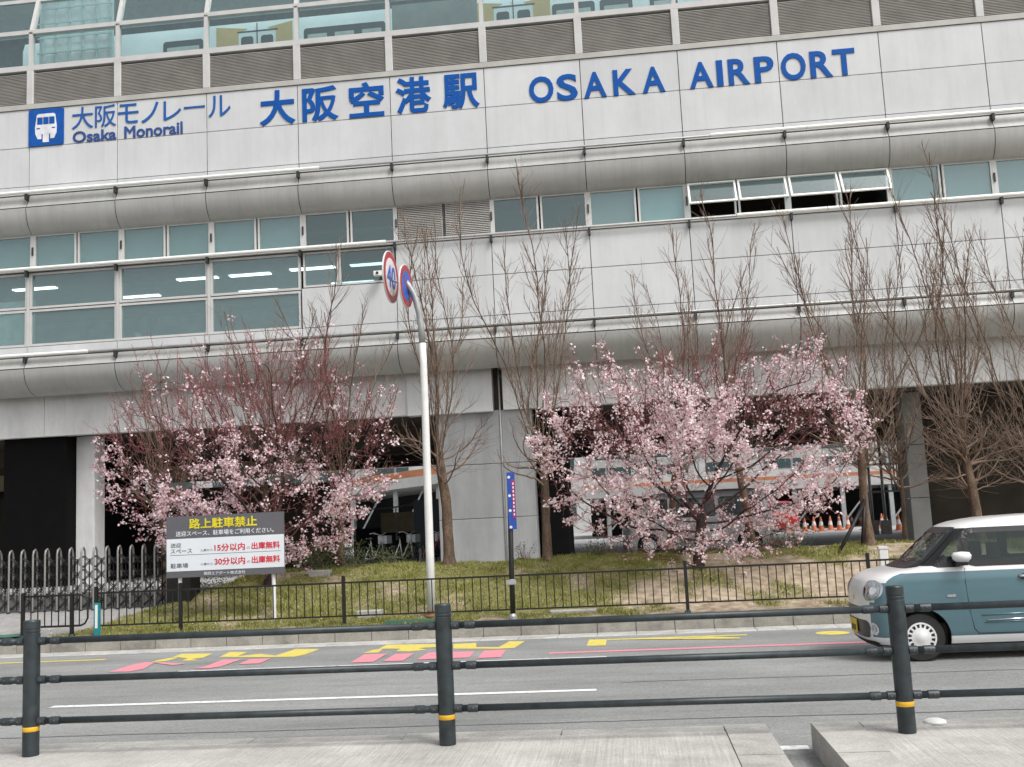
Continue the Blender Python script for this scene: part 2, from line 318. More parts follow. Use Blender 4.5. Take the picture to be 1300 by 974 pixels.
# near pavement: two raised concrete slabs with an opening between
def slab(name, x0, x1, edges):
    b = MB(); b.box(x0, x1, -4, 8.12, -0.45, -0.004); o = struct(b.build(name, 'broom'))
    return o
pl = slab('pavement', -60, 0.60, None); pr = slab('pavement', 1.58, 60, None)
def kerb_row(parent, x0, x1, y0, y1, z0, z1, length, m, name='kerb_stone', jit=0.004):
    n = max(1, round((x1 - x0) / length)); L_ = (x1 - x0) / n
    me = None
    for i in range(n):
        if me is None:
            b = MB(); c = 0.012; gp = 0.005
            b.add([(gp, 0, 0), (L_ - gp, 0, 0), (L_ - gp, y1 - y0, 0), (gp, y1 - y0, 0), (gp, 0, z1 - z0 - c), (L_ - gp, 0, z1 - z0 - c), (L_ - gp, y1 - y0, z1 - z0), (gp, y1 - y0, z1 - z0), (gp, c, z1 - z0), (L_ - gp, c, z1 - z0)],
                  [(0, 3, 2, 1), (0, 1, 5, 4), (4, 5, 9, 8), (8, 9, 6, 7), (1, 2, 6, 9, 5), (0, 4, 8, 7, 3), (2, 3, 7, 6)])
            o = b.build(name, m, parent); me = o.data
        else: o = link(name, me, parent)
        o.location = (x0 + i * L_, y0 + random.uniform(-jit, jit), z0 + random.uniform(-jit, jit))
kerb_row(pl, -9.0, 0.60, 8.12, 8.33, -0.45, 0.0, 1.2, 'concrete'); kerb_row(pr, 1.58, 9.98, 8.12, 8.30, -0.45, 0.0, 1.2, 'concrete')
# stones along the two sides of the opening
def side_stones(parent, x0, x1, name='kerb_stone'):
    me = None
    for i, (y0, y1) in enumerate([(7.3, 8.325), (6.2, 7.29), (5.1, 6.19)]):
        b = MB(); b.box(x0, x1, y0, y1, -0.45, 0.004 - i * 0.002); b.build(name, 'concrete', parent)
side_stones(pl, 0.605, 0.91); side_stones(pr, 1.24, 1.575)
b = MB(); b.box(0.92, 1.23, 4.5, 7.55, -0.5, -0.42); struct(b.build('drain_floor', 'deck_dark'))
# far gutter and kerb
gut = thing('gutter', None, None); kb = thing('kerb', None, None)
for o in (gut, kb):
    for k in ('label', 'category'): del o[k]
    struct(o)
kerb_row(gut, -16.2, 12.0, 16.55, 16.99, -0.4, ZR + 0.012, 0.6, 'gutter', 'gutter_stone', 0.002)
kerb_row(kb, -16.2, 12.0, 17.0, 17.16, -0.4, 0.04, 0.6, 'kerbstone', 'kerb_stone', 0.004)

def sstep(a, b, x):
    t = np.clip((x - a) / (b - a), 0, 1); return t * t * (3 - 2 * t)
def H(x, y):
    """height of the planted verge"""
    x = np.asarray(x, float); y = np.asarray(y, float)
    g_ = 0.035 + 0.80 * sstep(17.3, 20.6, y) ** 0.9 - 0.40 * sstep(21.2, 23.6, y)
    g_ = g_ + 0.03 * np.sin(x * 1.3 + y) * sstep(17.5, 19, y)
    d_ = 0.035 + 0.31 * sstep(17.0, 19.0, y) + 0.1 * sstep(19, 24, y)
    edge = -9.7 + 0.75 * np.clip(y - 17.2, 0, 2.5)
    k = sstep(edge - 0.25, edge + 0.35, x)
    return d_ * (1 - k) + g_ * k
def paved(x, y): return 1 - sstep(-0.12, 0.12, x - (-9.75 + 0.75 * np.clip(y - 17.2, 0, 2.5)))
def turf(x, y):
    x = np.asarray(x, float); y = np.asarray(y, float)
    n = 0.5 + 0.25 * np.sin(1.7 * x + 2.3 * y) + 0.2 * np.sin(3.9 * x - 2.9 * y + 1) + 0.15 * np.sin(7.3 * x + 5.1 * y + 2)
    base = 1.05 - 0.62 * sstep(-0.9, 1.2, x)
    base = base - 0.45 * (1 - sstep(17.2, 17.7, y)) * (0.4 + 0.6 * sstep(-6, -1, x))
    base = base + 0.35 * sstep(19.4, 20.2, y) * sstep(-1, 0, x)
    base = base - 0.25 * np.exp(-((x + 7.0) / 1.4) ** 2) * sstep(19.0, 20.5, y)
    return np.clip((base - 0.5 + (n - 0.5) * 0.9) * 2.2, 0, 1)
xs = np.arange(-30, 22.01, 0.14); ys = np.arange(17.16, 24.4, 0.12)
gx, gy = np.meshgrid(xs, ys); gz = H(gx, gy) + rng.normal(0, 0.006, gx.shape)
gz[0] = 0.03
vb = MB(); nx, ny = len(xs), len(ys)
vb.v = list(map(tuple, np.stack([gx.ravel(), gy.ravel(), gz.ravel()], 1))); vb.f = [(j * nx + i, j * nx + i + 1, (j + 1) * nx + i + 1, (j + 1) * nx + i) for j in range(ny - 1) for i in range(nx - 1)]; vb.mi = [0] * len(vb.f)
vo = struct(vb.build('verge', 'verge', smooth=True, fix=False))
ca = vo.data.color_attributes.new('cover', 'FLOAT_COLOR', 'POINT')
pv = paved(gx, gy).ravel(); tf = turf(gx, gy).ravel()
ca.data.foreach_set('color', np.stack([pv * sstep(19.15, 19.3, gy).ravel(), tf, pv, np.ones_like(pv)], 1).ravel())  # red channel masks the painted shade on the paving behind the gate
b = MB(); b.box(-80, 80, 24.3, 140, -0.4, 0.43); struct(b.build('parking_ground', 'parking'))
b = MB(); b.box(-30, 22, 23.9, 24.1, 0.2, 0.52); struct(b.build('edge_strip', 'gutter'))

# grass blades
def blades(n, x0, x1, y0, y1, h, seed, prob):
    r = np.random.default_rng(seed); x = r.uniform(x0, x1, n); y = r.uniform(y0, y1, n)
    k = r.random(n) < prob(x, y); x, y = x[k], y[k]; n = len(x); z = H(x, y) - 0.005
    a = r.uniform(0, 6.283, n); hh = h * r.uniform(0.4, 1.3, n) * (0.7 + 1.1 * np.clip(np.sin(x * 5.1 + 2 * np.sin(y * 3.7)) * np.sin(y * 6.3 + 1.5 * np.sin(x * 2.9)), 0, 1)); ww = 0.007 * r.uniform(0.7, 1.4, n); ln = hh * r.uniform(0.1, 0.9, n); b_ = r.uniform(0, 6.283, n)
    p0 = np.stack([x - np.cos(a) * ww, y - np.sin(a) * ww, z], 1); p1 = np.stack([x + np.cos(a) * ww, y + np.sin(a) * ww, z], 1)
    p2 = np.stack([x + np.cos(b_) * ln, y + np.sin(b_) * ln, z + hh], 1)
    return np.stack([p0, p1, p2], 1).reshape(-1, 3), n
def tri_mesh(name, co, n, mats, mi):
    me = bpy.data.meshes.new(name); me.vertices.add(len(co)); me.vertices.foreach_set('co', co.ravel())
    k = len(co) // n; me.loops.add(len(co)); me.loops.foreach_set('vertex_index', np.arange(len(co), dtype=np.int32))
    me.polygons.add(n); me.polygons.foreach_set('loop_start', np.arange(0, len(co), k, dtype=np.int32)); me.polygons.foreach_set('loop_total', np.full(n, k, dtype=np.int32))
    for m in mats: me.materials.append(M[m])
    me.polygons.foreach_set('material_index', mi.astype(np.int32)); me.update(calc_edges=True); return me
pr_ = lambda x, y: turf(x, y) * (1 - paved(x, y))
co, n = blades(230000, -10.2, 8, 17.18, 21.4, 0.05, 3, pr_)
go = link('grass', tri_mesh('grass', co, n, ['blade0', 'blade1', 'blade2', 'blade3'], rng.choice(4, n, p=[0.4, 0.27, 0.18, 0.15])))
go['kind'] = 'stuff'; go['label'] = 'short yellowish green grass on the bank behind the black fence'; go['category'] = 'grass'

# road markings
def flat(name, poly, z, m, label, cat='road marking', group=None):
    n = len(poly); b = MB(); b.add([(x, y, z) for x, y in poly], [tuple(range(n))]); bm = None
    o = b.build(name, m, None, fix=False)
    if o.data.polygons[0].normal.z < 0: o.data.flip_normals()
    return tag(o, label, cat, group)
ZM = ZR + 0.004
def rect(x0, x1, y0, y1): return [(x0, y0), (x1, y0), (x1, y1), (x0, y1)]
flat('lane_line', rect(-6.45, -0.45, 11.39, 11.51), ZM, 'paint_white', 'white dash in the middle of the road nearest the guardrail')
flat('lane_line', rect(-6.16, -0.40, 14.03, 14.15), ZM, 'paint_white', 'white line just in front of the pink road blocks')
flat('lane_line', rect(-1.19, 24, 14.62, 14.78), ZM, 'paint_pink', 'long pink stripe running towards the teal car')
flat('edge_line', rect(-14, -8.05, 15.76, 15.88), ZM, 'paint_yellow', 'thin yellow line at the left by the gutter')
flat('edge_line', rect(0.92, 1.23, 8.36, 8.50), ZM, 'paint_white', 'short white line in the opening between the pavement slabs')
flat('yellow_block', [(-0.71, 15.38), (-0.44, 15.35), (-0.44, 16.14), (-0.70, 16.17)], ZM, 'paint_yellow', 'small yellow block on the road beside the pink stripe')
flat('yellow_arrow', [(-0.43, 16.0), (1.59, 15.98), (1.59, 16.1), (-0.43, 16.13)], ZM, 'paint_yellow', 'thin yellow bar ending beside the yellow block')
flat('yellow_arrow', [(0.9, 15.9), (1.05, 15.95), (1.46, 15.68), (1.44, 15.56), (-0.1, 15.95), (0.1, 16.0)], ZM + 0.004, 'paint_yellow', 'slanting yellow bar below the thin yellow bar')
flat('yellow_spot', [(2.78 + 0.24 * math.cos(t), 15.9 + 0.24 * math.sin(t)) for t in np.linspace(0, 6.283, 20)[:-1]], ZM, 'paint_yellow', 'round yellow spot on the road by the nose of the car')
for yy, xa, xb, lb in ((11.92, -0.2, 24, 'thin dark seam in the asphalt running right from the white dash'), (9.7, -24, 24, 'thin dark seam in the asphalt nearest the guardrail')):
    ptsu = [(x, yy + 0.012 + 0.012 * math.sin(x * 2.3) + 0.006 * math.sin(x * 9.1)) for x in np.arange(xa, xb, 0.25)]
    flat('road_seam', ptsu + [(x, y - 0.022) for x, y in reversed(ptsu)], ZM, 'seam', lb, 'road seam')
YEL = [[[(-7.08, 15.3), (-7.07, 15.51), (-6.96, 15.77), (-6.86, 15.79), (-6.87, 15.39), (-6.97, 15.29)],
 [(-6.98, 15.82), (-7.02, 16.22), (-6.48, 16.12), (-6.42, 15.6), (-6.55, 15.48), (-6.34, 15.26), (-6.63, 15.33), (-6.66, 15.6)],
 [(-6.18, 15.61), (-6.25, 16.25), (-5.94, 16.16), (-5.9, 15.64), (-5.61, 15.84), (-5.29, 15.53), (-5.23, 16.32), (-4.82, 16.21), (-4.84, 15.56), (-4.94, 15.32), (-5.33, 15.38), (-5.79, 15.5)]],
 [[(-3.96, 15.48), (-3.89, 15.84), (-3.77, 15.93), (-3.73, 15.48)], [(-3.84, 15.95), (-3.83, 16.46), (-3.02, 16.31), (-2.94, 15.89), (-3.21, 15.84), (-3.04, 15.6), (-3.25, 15.47), (-3.48, 15.53), (-3.49, 15.85)],
 [(-2.76, 16.23), (-2.41, 16.27), (-2.33, 15.71), (-1.99, 15.61), (-1.91, 16.32), (-1.67, 16.25), (-1.74, 15.44), (-1.96, 15.41), (-2.65, 15.61)]]]
PNK = [[[(-7.23, 14.29), (-7.24, 15.11), (-7.17, 15.3), (-6.98, 15.21), (-6.82, 14.49), (-6.91, 14.25)], [(-7.0, 15.17), (-6.86, 15.18), (-6.39, 14.9), (-6.54, 14.8)],
 [(-6.05, 14.33), (-5.95, 14.51), (-5.98, 15.25), (-5.66, 15.23), (-5.69, 14.93), (-5.7, 14.45), (-5.81, 14.31)], [(-5.52, 14.64), (-5.55, 15.18), (-5.24, 15.19), (-5.22, 14.65)]],
 [[(-3.86, 14.39), (-3.89, 15.28), (-3.55, 15.28), (-3.54, 14.39)], [(-3.42, 14.42), (-3.42, 15.21), (-3.14, 15.19), (-3.14, 14.4)], [(-2.97, 14.46), (-2.95, 15.23), (-2.28, 15.19), (-2.25, 14.5)], [(-2.13, 14.41), (-2.15, 15.22), (-1.83, 15.25), (-1.82, 14.41)]]]
for gi, (ys_, ps_) in enumerate(zip(YEL, PNK)):
    side = ['left of the middle guardrail post', 'behind the middle guardrail post'][gi]
    for nm, polys, m, cn, zz in (('yellow_marking', ys_, 'paint_yellow', 'yellow', ZM), ('pink_marking', ps_, 'paint_pink', 'pink', ZM + 0.003)):
        bb = MB()
        for p in polys: bb.add([(x, y, zz) for x, y in p], [tuple(range(len(p)))])
        o = bb.build(nm, m, fix=False); bm = bmesh.new(); bm.from_mesh(o.data)
        for f in bm.faces:
            if f.normal.z < 0: f.normal_flip()
        bmesh.ops.triangulate(bm, faces=bm.faces); bm.to_mesh(o.data); bm.free()
        tag(o, 'painted %s word strokes on the far lane, %s' % (cn, side), 'road marking')

# ================================================================== STATION BUILDING
ST = thing('station_building', 'long pale grey station building with curved bands and large blue lettering', 'building', (0, 27, 0))
ST.location = (0, 0, 0)
MOD = 2.571; X0 = -16.01; KS = list(range(-3, 14)); GAP = 0.019
def kx(k): return X0 + MOD * k
XA, XB = kx(KS[0]), kx(KS[-1] + 1)
YF = 27.0
def rep(name, builder, m, ks, smooth=False, parent=ST):
    """one mesh, one object per facade module"""
    me = None; out = []
    for k in ks:
        if me is None:
            b = MB(); builder(b); o = b.build(name, m, parent)
            if smooth: autosmooth(o)
            me = o.data
        else: o = link(name, me, parent)
        o.location = (kx(k), 0, 0); out.append(o)
    return out
W_ = MOD - GAP
def panel(z0, z1): return lambda b: b.cbox(GAP / 2, MOD - GAP / 2, YF, YF + 0.08, z0 + 0.008, z1 - 0.008, 0.005)
rep('wall_panel', panel(12.59, 13.69), 'panel', KS); rep('wall_panel', panel(11.46, 12.59), 'panel', KS); rep('wall_panel', panel(11.22, 11.46), 'panel', KS)
b = MB(); b.box(XA, XB, YF + 0.05, YF + 0.3, 11.0, 13.75); b.build('backing_wall', 'joint', ST)
b = MB(); b.box(XA, XB, YF - 0.03, YF + 0.35, 13.70, 13.84); b.build('ledge', 'ledge', ST)
# louvres between pillars
def louvre(b):
    n = 22; z0, z1 = 13.86, 14.79; s = (z1 - z0) / n
    for i in range(n):
        z = z0 + i * s
        b.add([(0.10, YF + 0.02, z), (MOD - 0.10, YF + 0.02, z), (MOD - 0.10, YF + 0.065, z + s * 0.95), (0.10, YF + 0.065, z + s * 0.95), (0.10, YF + 0.03, z - 0.006), (MOD - 0.10, YF + 0.03, z - 0.006)], [(0, 1, 2, 3), (4, 5, 1, 0)])
rep('louvre', louvre, 'louvre', KS)
b = MB(); b.box(XA, XB, YF + 0.09, YF + 0.3, 13.84, 14.80); b.build('louvre_back', 'joint', ST)
rep('pillar', lambda b: b.cbox(-0.10, 0.10, YF - 0.02, YF + 0.2, 13.845, 14.845, 0.012), 'frame', KS + [KS[-1] + 1])
b = MB(); b.box(XA, XB, YF - 0.01, YF + 0.3, 14.85, 15.0); b.build('window_sill', 'frame', ST)
b = MB(); b.box(XA, XB, YF, YF + 0.22, 15.94, 16.06); b.build('transom', 'frame', ST)
# curved glass vault: lower upright row, then rows that lean back
VAULT = [(27.06, 15.0), (27.06, 15.99), (27.42, 17.15), (28.2, 18.3), (29.6, 19.3), (31.5, 19.9)]
def mull(b):
    for i in range(len(VAULT) - 1):
        (y0, z0), (y1, z1) = VAULT[i], VAULT[i + 1]
        for (ya, za, yb, zb) in [(y0, z0, y1, z1)]:
            b.add([(-0.055, ya - 0.06, za), (0.055, ya - 0.06, za), (0.055, ya + 0.08, za), (-0.055, ya + 0.08, za), (-0.055, yb - 0.06, zb), (0.055, yb - 0.06, zb), (0.055, yb + 0.08, zb), (-0.055, yb + 0.08, zb)],
                  [(0, 1, 5, 4), (1, 2, 6, 5), (2, 3, 7, 6), (3, 0, 4, 7)])
rep('mullion', mull, 'frame', KS + [KS[-1] + 1])
for i in range(len(VAULT) - 1):
    (y0, z0), (y1, z1) = VAULT[i], VAULT[i + 1]
    rep('pane', lambda b: b.add([(0.05, y0 + 0.01, z0), (MOD - 0.05, y0 + 0.01, z0), (MOD - 0.05, y1 + 0.01, z1), (0.05, y1 + 0.01, z1)], [(0, 1, 2, 3)]), 'glass_top' if i == 0 else 'glass_vault', KS)
    if i > 0:
        b = MB(); b.box(XA, XB, y1 - 0.05, y1 + 0.09, z1 - 0.05, z1 + 0.05); b.build('transom', 'frame', ST)
b = MB(); b.box(XA, XB, 31.5, 45, 19.85, 20.1); b.build('roof', 'roofroom', ST)
b = MB(); b.box(XA, XB, 33.2, 33.4, 13.7, 19.84); b.build('platform_wall', 'roofroom', ST)
b = MB(); b.box(XA, XB, 27.35, 45, 13.3, 13.68); b.build('platform_floor', 'room', ST)
# lattice screen in one bay, grey blind in another, pale posts
b = MB()
for i in range(6): b.box(-16.35 + i * 0.42 - 0.02, -16.35 + i * 0.42 + 0.02, 28.2, 28.24, 14.9, 18.0)
for i in range(7): b.box(-16.5, -14.2, 28.18, 28.215, 15.0 + i * 0.46 - 0.02, 15.0 + i * 0.46 + 0.02)
b.build('lattice_screen', 'blind', ST)
b = MB(); b.box(-16.5, -14.2, 28.3, 28.33, 14.9, 18.0); b.build('lattice_back', 'white_stuff', ST)
b = MB(); b.box(-5.85, -3.4, 28.2, 28.23, 15.62, 16.35); b.build('roller_blind', 'blindgrey', ST)
# rails below the panel bands
def rail_at(z, y, segs):
    b = MB(); b.tube([(XA, y, z), (XB, y, z)], 0.032, 8); b.build('rail', 'railgrey', ST, smooth=True)
    for x0, x1 in segs:
        b = MB(); b.tube([(x0, y - 0.012, z + 0.01), (x1, y - 0.012, z + 0.01)], 0.05, 10); autosmooth(b.build('rail_cover', 'tubewhite', ST))
    rep('bracket', lambda b: b.box(-0.03, 0.03, y - 0.03, YF + 0.02, z - 0.20, z - 0.03), 'bracket', KS)
rail_at(11.24, 26.86, [(XA, -12.4), (-12.38, -7.70), (2.68, 5.1), (5.12, XB)])
rail_at(9.08, 26.90, [(XA, -12.4), (-12.38, -5.95), (3.2, 5.45), (5.47, XB)])
rail_at(6.68, 26.88, [(XA, -14.2)])
# round-edged bands
def bull(z_top, z_mid, z_bot, y_out, y_in):
    pr0 = [(YF + 0.015, z_top), (YF - 0.005, z_top - 0.05), (YF - 0.05, z_mid + 0.12), (y_out + 0.012, z_mid)]
    ar = [(y_in - (y_in - y_out) * math.cos(t), (z_mid - 0.03) - (z_mid - 0.03 - z_bot) * math.sin(t)) for t in np.linspace(0, math.pi / 2, 9)]
    rep('round_band_panel', lambda b: b.prism(pr0, GAP / 2, MOD - GAP / 2), 'bull', KS, True)
    rep('round_band_panel', lambda b: b.prism(ar, GAP / 2, MOD - GAP / 2), 'bull', KS, True)
    core = [(y + 0.03, z + 0.01) for y, z in pr0 + ar]
    b = MB(); b.prism(core + [(YF + 0.5, z_bot + 0.03), (YF + 0.5, z_top)], XA, XB, closed=True); b.build('band_core', 'joint', ST)
bull(11.2, 10.84, 10.10, 26.86, 27.34)
bull(6.64, 6.34, 5.64, 26.86, 27.55)
# middle window band
def frame_ring(b, x0, x1, z0, z1, t=0.05, y=YF + 0.05, d=0.10):
    b.box(x0, x1, y, y + d, z0, z0 + t); b.box(x0, x1, y, y + d, z1 - t, z1); b.box(x0, x0 + t, y, y + d, z0 + t, z1 - t); b.box(x1 - t, x1, y, y + d, z0 + t, z1 - t)
def window(x0, x1, z0, z1, gm='glass', t=0.05, y=YF + 0.05):
    b = MB(); frame_ring(b, x0, x1, z0, z1, t, y); o = b.build('window', 'frame', ST)
    b = MB(); b.box(x0 + t, x1 - t, y + 0.04, y + 0.05, z0 + t, z1 - t); b.build('pane', gm, o); return o
blinds = MB(); blinds2 = MB(); blinds3 = MB()
for k in KS:
    x = kx(k)
    if k == 4:   # louvred bay
        for h in (0, 1):
            lb = MB(); n = 19; xa, xb = x + 0.05 + h * MOD / 2, x + MOD / 2 - 0.03 + h * MOD / 2
            for i in range(n):
                z = 9.2 + i * 0.049; lb.add([(xa, YF + 0.22, z), (xb, YF + 0.22, z), (xb, YF + 0.26, z + 0.046), (xa, YF + 0.26, z + 0.046)], [(0, 1, 2, 3)])
            lb.build('louvre', 'louvre', ST)
        b = MB(); b.box(x + 0.03, x + MOD - 0.03, YF + 0.27, YF + 0.4, 9.15, 10.2); b.build('louvre_back', 'joint', ST); continue
    openbay = k in (7, 8)
    for h in (0, 1):
        xa = x + 0.03 + h * (MOD / 2 - 0.005); xb = xa + MOD / 2 - 0.055
        if openbay:
            b = MB(); frame_ring(b, xa, xb, 9.15, 10.14, 0.05, YF + 0.24); o = b.build('window', 'frame', ST)
            # awning sash swung outwards from its top edge
            ang = R_(28); ln = 0.72; s = MB(); zt, yt = 10.10, YF + 0.22
            def P(u, v, d): return (u, yt - v * math.sin(ang) - d * math.cos(ang), zt - v * math.cos(ang) + d * math.sin(ang))
            def bar(u0, u1, v0, v1):
                s.add([P(u0, v0, 0), P(u1, v0, 0), P(u1, v1, 0), P(u0, v1, 0), P(u0, v0, 0.04), P(u1, v0, 0.04), P(u1, v1, 0.04), P(u0, v1, 0.04)], [(0, 3, 2, 1), (4, 5, 6, 7), (0, 1, 5, 4), (1, 2, 6, 5), (2, 3, 7, 6), (3, 0, 4, 7)])
            bar(xa, xb, 0, 0.05); bar(xa, xb, ln - 0.05, ln); bar(xa, xa + 0.05, 0.05, ln - 0.05); bar(xb - 0.05, xb, 0.05, ln - 0.05); s.build('sash', 'tubewhite', o)
            p = MB(); p.add([P(xa + 0.05, 0.05, 0.02), P(xb - 0.05, 0.05, 0.02), P(xb - 0.05, ln - 0.05, 0.02), P(xa + 0.05, ln - 0.05, 0.02)], [(0, 1, 2, 3)]); p.build('pane', 'glass', o)
        else:
            window(xa, xb, 9.15, 10.14, 'glass_dark' if k in (5, 3) else 'glass', 0.05, YF + 0.24)
        pos = (xa + 0.02, xb - 0.02, YF + 0.40, YF + 0.42, 9.17, 10.12)
        if k <= 2: blinds3.box(*pos)
        if k == 6: (blinds2 if h == 0 else blinds).box(*pos)
        if k >= 9: blinds2.box(*pos)
blinds.build('blind', 'blind', ST); blinds2.build('blind', 'blindgrey', ST); blinds3.build('blind', 'blindteal', ST)
b = MB(); b.box(XA, XB, YF - 0.02, YF + 0.36, 9.04, 9.145); b.build('window_sill', 'frame', ST)
# small dark latches on the mullions
rep('latch', lambda b: b.box(-0.02, 0.02, YF + 0.20, YF + 0.235, 9.55, 9.78), 'bracket', KS)
rep('mullion', lambda b: b.box(-0.028, 0.028, YF + 0.236, YF + 0.36, 9.15, 10.14), 'frame', KS)
# rooms behind
b = MB(); b.box(XA, XB, 36.5, 36.6, 5.8, 13.25); b.build('room_wall', 'room', ST)
b = MB(); b.box(XA, kx(4) - 0.15, 27.5, 36.5, 9.62, 9.7); b.build('room_ceiling', 'roofroom', ST)
b = MB(); b.box(XA, XB, 27.5, 36.5, 10.25, 10.4); b.build('room_ceiling', 'room', ST)
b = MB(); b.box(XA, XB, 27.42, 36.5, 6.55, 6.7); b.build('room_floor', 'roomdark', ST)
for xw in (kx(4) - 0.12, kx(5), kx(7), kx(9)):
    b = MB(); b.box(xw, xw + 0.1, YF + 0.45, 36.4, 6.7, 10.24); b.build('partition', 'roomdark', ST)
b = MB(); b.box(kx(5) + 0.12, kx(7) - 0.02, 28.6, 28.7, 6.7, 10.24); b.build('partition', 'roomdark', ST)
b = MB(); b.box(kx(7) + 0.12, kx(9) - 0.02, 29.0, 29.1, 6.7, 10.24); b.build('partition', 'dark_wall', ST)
# lower storey: wall panels on the right, large windows on the left
KR = [k for k in KS if k >= 4]
rep('wall_panel', panel(8.02, 9.03), 'panel', KR); rep('wall_panel', panel(6.94, 8.02), 'panel', [3] + KR); rep('wall_panel', panel(6.66, 6.94), 'panel', KS)
b = MB(); b.box(kx(4), XB, YF + 0.05, YF + 0.24, 6.7, 9.03); b.box(kx(3), kx(4), YF + 0.05, YF + 0.24, 6.7, 8.0); b.box(XA, kx(3), YF + 0.05, YF + 0.24, 6.6, 6.95); b.build('backing_wall', 'joint', ST)
for k in [k for k in KS if k <= 2]:
    x = kx(k)
    window(x + 0.04, x + MOD - 0.04, 8.0, 9.0, 'glass', 0.06); window(x + 0.04, x + MOD - 0.04, 6.96, 7.97, 'glass', 0.06)
    b = MB(); b.box(x - 0.035, x + 0.035, YF + 0.02, YF + 0.2, 6.95, 9.03); b.build('mullion', 'frame', ST)
window(kx(3) + 0.04, kx(3) + 1.0, 8.05, 9.0, 'glass', 0.05); window(kx(3) + 1.02, kx(4) - 0.04, 8.05, 9.0, 'glass_dark', 0.05)
b = MB(); b.box(-18.6, -16.1, 27.5, 27.54, 6.9, 8.35); b.build('blind', 'white_stuff', ST)
# office lights
for i, (x, y, l_) in enumerate([(-13.6, 31.2, 1.3), (-11.9, 31.2, 1.3), (-12.4, 33.4, 1.3), (-9.9, 31.0, 1.4), (-8.0, 31.0, 1.4), (-9.2, 33.2, 1.4), (-6.9, 32.6, 0.9), (-18.9, 31, 1.4), (-16.4, 33, 1.4)]):
    c = MB(); c.box(x, x + l_, y, y + 0.22, 9.585, 9.615)
    tag(c.build('ceiling_light', 'tube_light'), 'long white ceiling light inside the office, behind the large lower left windows', 'ceiling light', 'office ceiling lights')
for i_ in range(5):
    b = MB(); xq = -15.2 + i_ * 1.9; b.box(xq, xq + 1.2, 33.0, 33.5, 6.705, 7.9 + 0.25 * (i_ % 2)); o = b.build('cabinet', 'blindgrey' if i_ % 2 else 'blind'); tag(o, ['pale cabinet far left inside the office', 'grey cabinet inside the office, second from left', 'pale cabinet in the middle of the office', 'grey cabinet inside the office, second from right', 'pale cabinet far right inside the office'][i_], 'cabinet')
# office clutter by the sills
for x, h_, m in [(-13.1, 0.3, 'white_stuff'), (-11.1, 0.25, 'white_stuff'), (-10.6, 0.3, 'white_stuff'), (-8.5, 0.35, 'white_stuff')]:
    bx = MB(); bx.lathe([(0.10, 0), (0.14, h_)], 10, (x, 27.5, 6.705)); bx.tube([(x, 27.5, 6.7 + h_), (x + 0.05, 27.5, 6.9 + h_)], [0.01, 0.14], 7)
    tag(bx.build('plant_pot', m), {-13.1: 'white pot on the sill at the left end of the office windows', -11.1: 'white pot on the office sill, second from the left', -10.6: 'white pot on the office sill, third from the left', -8.5: 'white pot at the right end of the office windows'}[x], 'pot')
# beam, piers and undercroft
for k in KS:
    if k == 4: continue
    b = MB(); b.cbox(kx(k) + 0.006, kx(k) + MOD - 0.006, 27.9, 28.2, 4.56, 5.95, 0.006); b.build('beam_panel', 'beam', ST)
b = MB(); b.cbox(kx(4), -3.42, 27.82, 28.2, 4.53, 5.95, 0.01); b.build('beam_panel', 'panel', ST)
b = MB(); b.tube([(-3.25, 27.985, 5.95), (-3.25, 27.985, 0.5)], 0.022, 8); b.build('drain_pipe', 'railgrey', ST, smooth=True)
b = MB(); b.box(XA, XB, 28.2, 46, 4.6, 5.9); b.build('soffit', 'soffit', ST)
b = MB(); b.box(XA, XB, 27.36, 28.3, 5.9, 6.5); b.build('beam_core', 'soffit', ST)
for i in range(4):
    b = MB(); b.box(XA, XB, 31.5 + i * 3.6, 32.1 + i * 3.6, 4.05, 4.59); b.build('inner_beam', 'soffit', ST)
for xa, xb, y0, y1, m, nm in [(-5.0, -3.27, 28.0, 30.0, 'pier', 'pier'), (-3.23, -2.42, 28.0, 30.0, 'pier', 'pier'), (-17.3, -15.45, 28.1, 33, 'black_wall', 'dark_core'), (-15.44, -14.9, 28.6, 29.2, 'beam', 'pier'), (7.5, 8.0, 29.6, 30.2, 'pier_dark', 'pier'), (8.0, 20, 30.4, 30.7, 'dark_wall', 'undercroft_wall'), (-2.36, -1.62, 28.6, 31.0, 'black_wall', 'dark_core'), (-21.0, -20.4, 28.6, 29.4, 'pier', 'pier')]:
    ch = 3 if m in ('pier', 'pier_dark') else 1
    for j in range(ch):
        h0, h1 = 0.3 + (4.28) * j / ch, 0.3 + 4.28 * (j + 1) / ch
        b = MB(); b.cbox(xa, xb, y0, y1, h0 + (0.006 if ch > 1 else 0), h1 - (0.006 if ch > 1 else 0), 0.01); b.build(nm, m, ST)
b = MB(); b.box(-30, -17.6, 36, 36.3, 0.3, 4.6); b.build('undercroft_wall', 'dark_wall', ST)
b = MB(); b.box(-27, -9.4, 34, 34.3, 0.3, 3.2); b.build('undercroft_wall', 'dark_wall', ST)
b = MB(); b.box(-22, -12.5, 35, 35.4, 3.5, 4.04); b.build('inner_beam', 'tan', ST)
# security camera on the facade
sc_ = thing('security_camera', 'small white security camera on the facade beside the round signs', 'camera', (-6.1, 26.85, 8.21))
b = MB(); b.box(-0.05, 0.05, 0.0, 0.15, 0.02, 0.08); b.build('bracket', 'tubewhite', sc_)
b = MB(); b.box(-0.16, 0.06, -0.16, 0.0, -0.05, 0.07); b.build('housing', 'tubewhite', sc_)
b = MB(); b.lathe([(0.035, -0.185), (0.035, -0.16)], 10, (-0.06, 0, 0.01), axis='y'); b.build('lens', 'car_black', sc_)

